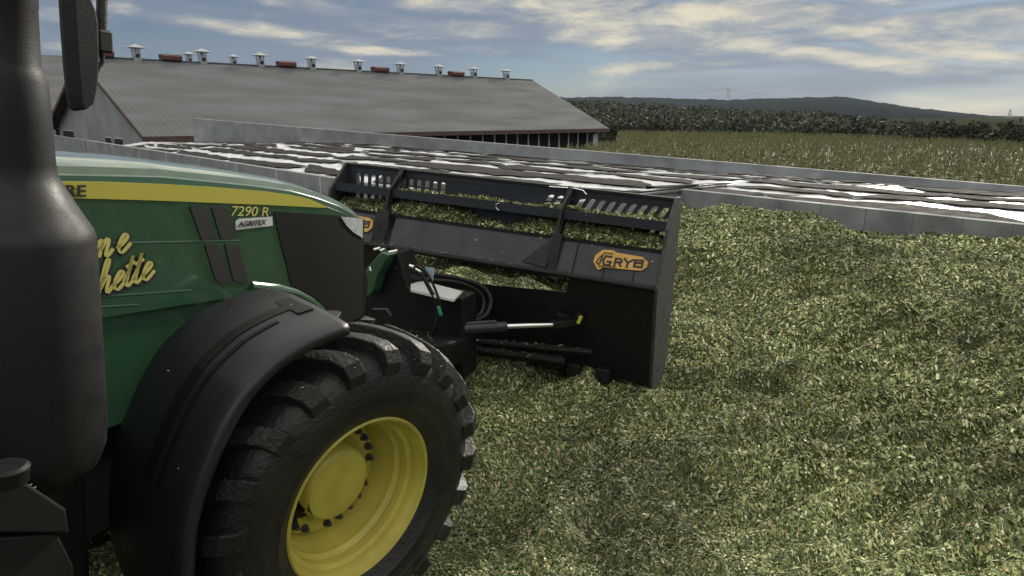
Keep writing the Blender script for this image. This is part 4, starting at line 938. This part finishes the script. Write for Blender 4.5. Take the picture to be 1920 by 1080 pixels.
# gussets
gu=[(UP1-.015,ZP1-.06),(UP2-.04,ZP2+.06),(UR-.03,1.12),(UG-.02,1.325),(UG+.05,1.325),(UG+.05,.6),(4.0,.35)]
for v in (gA,gB): 
    g_=bprism(gu,v-.014,v+.014,'gusset',m_bktd)
    bprism([(UP1-.02,ZP1-.04),(UP2-.045,ZP2+.05),(UP2-.01,ZP2+.05),(UP1+.02,ZP1-.04)],v-.10 if v<0 else v-.045,v+.06,'gusset_flange',m_bktd)
    MB().bar(lb(UP2-.05,v,ZP2+.03),lb(UG-.03,v,1.33),.055,.012).build('gusset_flange',m_bktd,bk)
# folded triangular pocket beside the right gusset
sheet([(UP1-.0,gB-.30,ZP1+.05),(UP1-.02,gB-.04,ZP1+.03),(UP2-.03,gB-.04,ZP2+.0)],-.006,'gusset_web',m_bktd)
# slotted guard sheet
Z0_,Z1_=.80,1.275
def slot_sheet():
    mb=MB(); rows=[(.86,1.00),(1.075,1.225)]
    def q(v,z): return lb(UG,v,z)
    def quad(va,vb,vc,vd,za,zb): # bottom left,bottom right,top right,top left
        mb.add([q(va,za),q(vb,za),q(vc,zb),q(vd,zb)],[(0,1,2,3)])
    quad(VL,VR,VR,VL,Z0_,rows[0][0]); quad(VL,VR,VR,VL,rows[0][1],rows[1][0]); quad(VL,VR,VR,VL,rows[1][1],Z1_+.03)
    for (za,zb) in rows:
        slots=[(-1.74+.098*i,0) for i in range(12)]+[(v,.085) for v in [.53,.63,.73]]+[(.86+.103*i,.085) for i in range(9)]
        if za<1: slots=[s for s in slots if s[0]<-1.05 or s[0]>.83]
        pb=VL; pt=VL; w=.054
        for v,sk in slots:
            vb0,vt0=v-sk*.5,v+sk*.5
            quad(pb,vb0,vt0,pt,za,zb)
            # rounded ends
            for (zz,vv,sg) in ((zb,vt0,-1),(za,vb0,1)):
                mb.add([q(vv,zz),q(vv+w*.22,zz),q(vv,zz+sg*.014)],[(0,1,2)]); mb.add([q(vv+w,zz),q(vv+w*.78,zz),q(vv+w,zz+sg*.014)],[(0,1,2)])
            pb,pt=vb0+w,vt0+w
        quad(pb,VR,VR,pt,za,zb)
    return mb
slot_sheet().build('slotted_guard',m_bkt,bk,solid=.008)
MB().prism([lb(UG-.02,VL,1.295),lb(UG-.02,VR,1.295),lb(UG-.02,VR,1.325),lb(UG-.02,VL,1.325)],[lb(UG+.06,VL,1.295),lb(UG+.06,VR,1.295),lb(UG+.06,VR,1.325),lb(UG+.06,VL,1.325)]).build('top_rail',m_bktd,bk,bevel=.005)
# ledge rail
bprism([(UR,1.030),(UR+.012,1.030),(UR+.012,1.105),(UG-.005,1.065),(UG-.005,1.075),(UR,1.120)],VL,VR,'ledge_rail',m_bkt)
# bright wire along the top and a bent wire on the ledge
q=[bp(1030,350,UG-.04),bp(1075,353,UG-.04),bp(1093,357,UG-.04),bp(1100,365,UG-.045)]; MB().tube([lb(*x) for x in q],.007,8).build('wire',m_chr,bk)
q=[bp(936,381,UR-.01),bp(930,383,UR-.015),bp(930,389,UR-.015),bp(935,395,UR-.015)]; MB().tube([lb(*x) for x in q],.005,8).build('wire',m_chr,bk)
# ram between tractor and right wing, rear lugs
def ub_(px,py,u): return lb(*bp(px,py,u))
ra=MB().tube([ub_(868,617,2.95),ub_(948,612,3.28)],.046,16).build('ram_barrel',m_bkt,bk,smooth=True)
MB().tube([ub_(868,607,2.95),ub_(930,603,3.2)],.015,8).build('ram_pipe',m_edge,ra,smooth=True)
MB().tube([ub_(946,612,3.27),ub_(1041,608.5,3.62)],.024,14).build('ram_rod',m_chr,bk,smooth=True)
mb=MB(); mb.bar(ub_(1036,609,3.60),ub_(1085,602,3.80),.10,.07); mb.bar(ub_(1045,590,3.66),ub_(1080,600,3.8),.03,.05); mb.bar(ub_(1085,590,3.7),ub_(1090,606,3.75),.06); mb.build('ram_lug',m_bktd,bk,bevel=.01)
mb=MB(); mb.bar(ub_(1084,606,3.62),ub_(1090,593,3.62),.030,.03); mb.build('yellow_fitting',m_ydec,bk)
for (y0,y1,x0,x1,r) in ((655,677,880,1060,.05),(638,660,870,1110,.035)):
    MB().tube([ub_(x0,y0,3.7),ub_(x1,y1,3.8)],r,10).build('cross_tube',m_bktd,bk,smooth=True)
for x in (950,1075,1130): MB().box(*(lambda p:(p[0]-.02,p[0]+.14,p[1]-.07,p[1]+.07,p[2]-.08,p[2]+.07))(ub_(x,672+(x-950)*.18,3.85))).build('skid_lug',m_bktd,bk,bevel=.015)
# silage lying in the bucket
rg=np.random.default_rng(21)
def heap(name,u0,u1,v0,v1,zf,nu,nv,nch,label,size=.045,lift=.012):
    U_,V_=np.meshgrid(np.linspace(u0,u1,nu),np.linspace(v0,v1,nv),indexing='ij'); Z=zf(U_,V_); P=np.stack([U_.ravel(),V_.ravel(),Z.ravel()],-1)
    Wd=np.array([tw(*p) for p in P]); c=Wd.mean(0)
    uu=rg.uniform(u0,u1,nch); vv=rg.uniform(v0,v1,nch); zz=zf(uu,vv); W2=np.array([tw(a,b_,z) for a,b_,z in zip(uu,vv,zz)])
    V,F,Tn=chips(W2,np.full(nch,size),rg,lift=lift,tilt=.7)
    Fg=gridfaces(nu,nv); tg=np.tile([[.06,.068,.026]],(len(Fg),1))*rg.uniform(.6,1.3,(len(Fg),1))
    o=npmesh(name,np.concatenate([Wd,V])-c,np.concatenate([Fg,F+len(Wd)]),m_chip,tint=np.concatenate([tg,Tn])); o.location=c
    return tag(o,label,'silage',kind='stuff')
vz=lambda u,v,s,k: vnoise(u*1.0,v,s,k)
def ztrough(u,v):
    h=np.interp(v,[-1.86,-1.3,-1.0,-.75,-.45,-.1,.15,.45,.7,.95,1.4,1.85],[.87,.90,1.0,1.03,.93,.83,.83,.90,.97,.99,.95,.89])
    t=(u-3.80)/(.28); return .845+(h-.80)*np.clip(t,0,1.2)+.05*vz(u,v,.22,61)+.04*vz(u,v,.09,62)
heap('silage_load',3.80,4.09,-1.85,1.80,ztrough,16,150,9000,'chopped silage heaped behind the slotted guard of the bucket')
heap('silage_load',3.875,4.09,-1.2,1.80,lambda u,v:1.095+.03*vz(u,v,.3,63)+.02*vz(u,v,.1,64)+.03*(np.abs(v-.75)<.2)+(u-3.87)*.05*(v<0),6,120,2600,'thin strip of silage lying on the bucket ledge rail')
heap('silage_load',3.82,4.9,-1.85,1.80,lambda u,v:.30+.42*sstep(np.abs(v-0.15)*-1,-1.1,-.3)*np.interp(u,[3.8,4.2,4.9],[.15,1,.3])+.08*vz(u,v,.4,65)+.05*vz(u,v,.15,66),30,110,9000,'loose silage filling the bucket behind its open back sheet')

# ---------------- crumbs of silage stuck on the machine
def crumbs(name,objs,count,label,size,minz=.35,seed=3):
    rg=np.random.default_rng(seed); bpy.context.view_layer.update(); P=[]
    for ob,share in objs:
        mw=ob.matrix_world; me=ob.data; R3=mw.to_3x3(); cand=[p for p in me.polygons if (R3@p.normal).normalized().z>minz]
        if not cand: continue
        ar=np.array([p.area for p in cand]); k_=int(count*share)
        for i in rg.choice(len(cand),k_,p=ar/ar.sum()):
            p=cand[i]; vs=[mw@me.vertices[v].co for v in p.vertices]; w_=rg.dirichlet(np.ones(len(vs))); q=sum((v*float(a) for v,a in zip(vs,w_)),Vector((0,0,0))); P.append((q.x,q.y,q.z))
    P=np.array(P); c=P.mean(0); V,F,Tn=chips(P-c,np.full(len(P),size),rg,lift=.006,tilt=.25); o=npmesh(name,V,F,m_chip,tint=Tn); o.location=c; tag(o,label,'silage',kind='stuff')
def kid(root,*names): return [o for o in bpy.data.objects if o.name.split('.')[0] in names and (o.parent==root or (o.parent and o.parent.parent==root) or (o.parent and o.parent.parent and o.parent.parent.parent==root))]
L1=[(o,.10) for o in kid(tr,'mudguard')]+[(o,.25) for o in kid(tr,'tyre_tread')]+[(o,.4) for o in kid(tr,'linkage_frame','hitch_tower')]+[(o,.05) for o in kid(tr,'step_bracket')]
crumbs('silage_crumbs',L1,420,'small crumbs of chopped silage stuck on the tractor guard, tyre and linkage',.016)
L2=[(o,.12) for o in kid(bk,'fold_bar','cross_tube','top_rail','panel_lip')]+[(o,.04) for o in kid(bk,'rear_panel')]
crumbs('silage_crumbs',L2,700,'small crumbs of chopped silage stuck on the black bucket frame',.024,.15,5)
# ---------------- air between here and the hills
hz=MB().box(-3200,3400,-60,4200,-6,330).build('haze',bpy.data.materials.new('haze_air')); hm=hz.data.materials[0]; hm.use_nodes=True; hn=hm.node_tree
hn.nodes.remove(hn.nodes['Principled BSDF']); pv=hn.nodes.new('ShaderNodeVolumePrincipled'); pv.inputs['Density'].default_value=3.5e-5; pv.inputs['Color'].default_value=(.80,.88,1,1); pv.inputs['Anisotropy'].default_value=.2
hn.links.new(pv.outputs[0],hn.nodes['Material Output'].inputs['Volume']); tag(hz,kind='stuff'); hz['label']='thin blue haze filling the air between the heap and the hills'; hz['category']='haze'
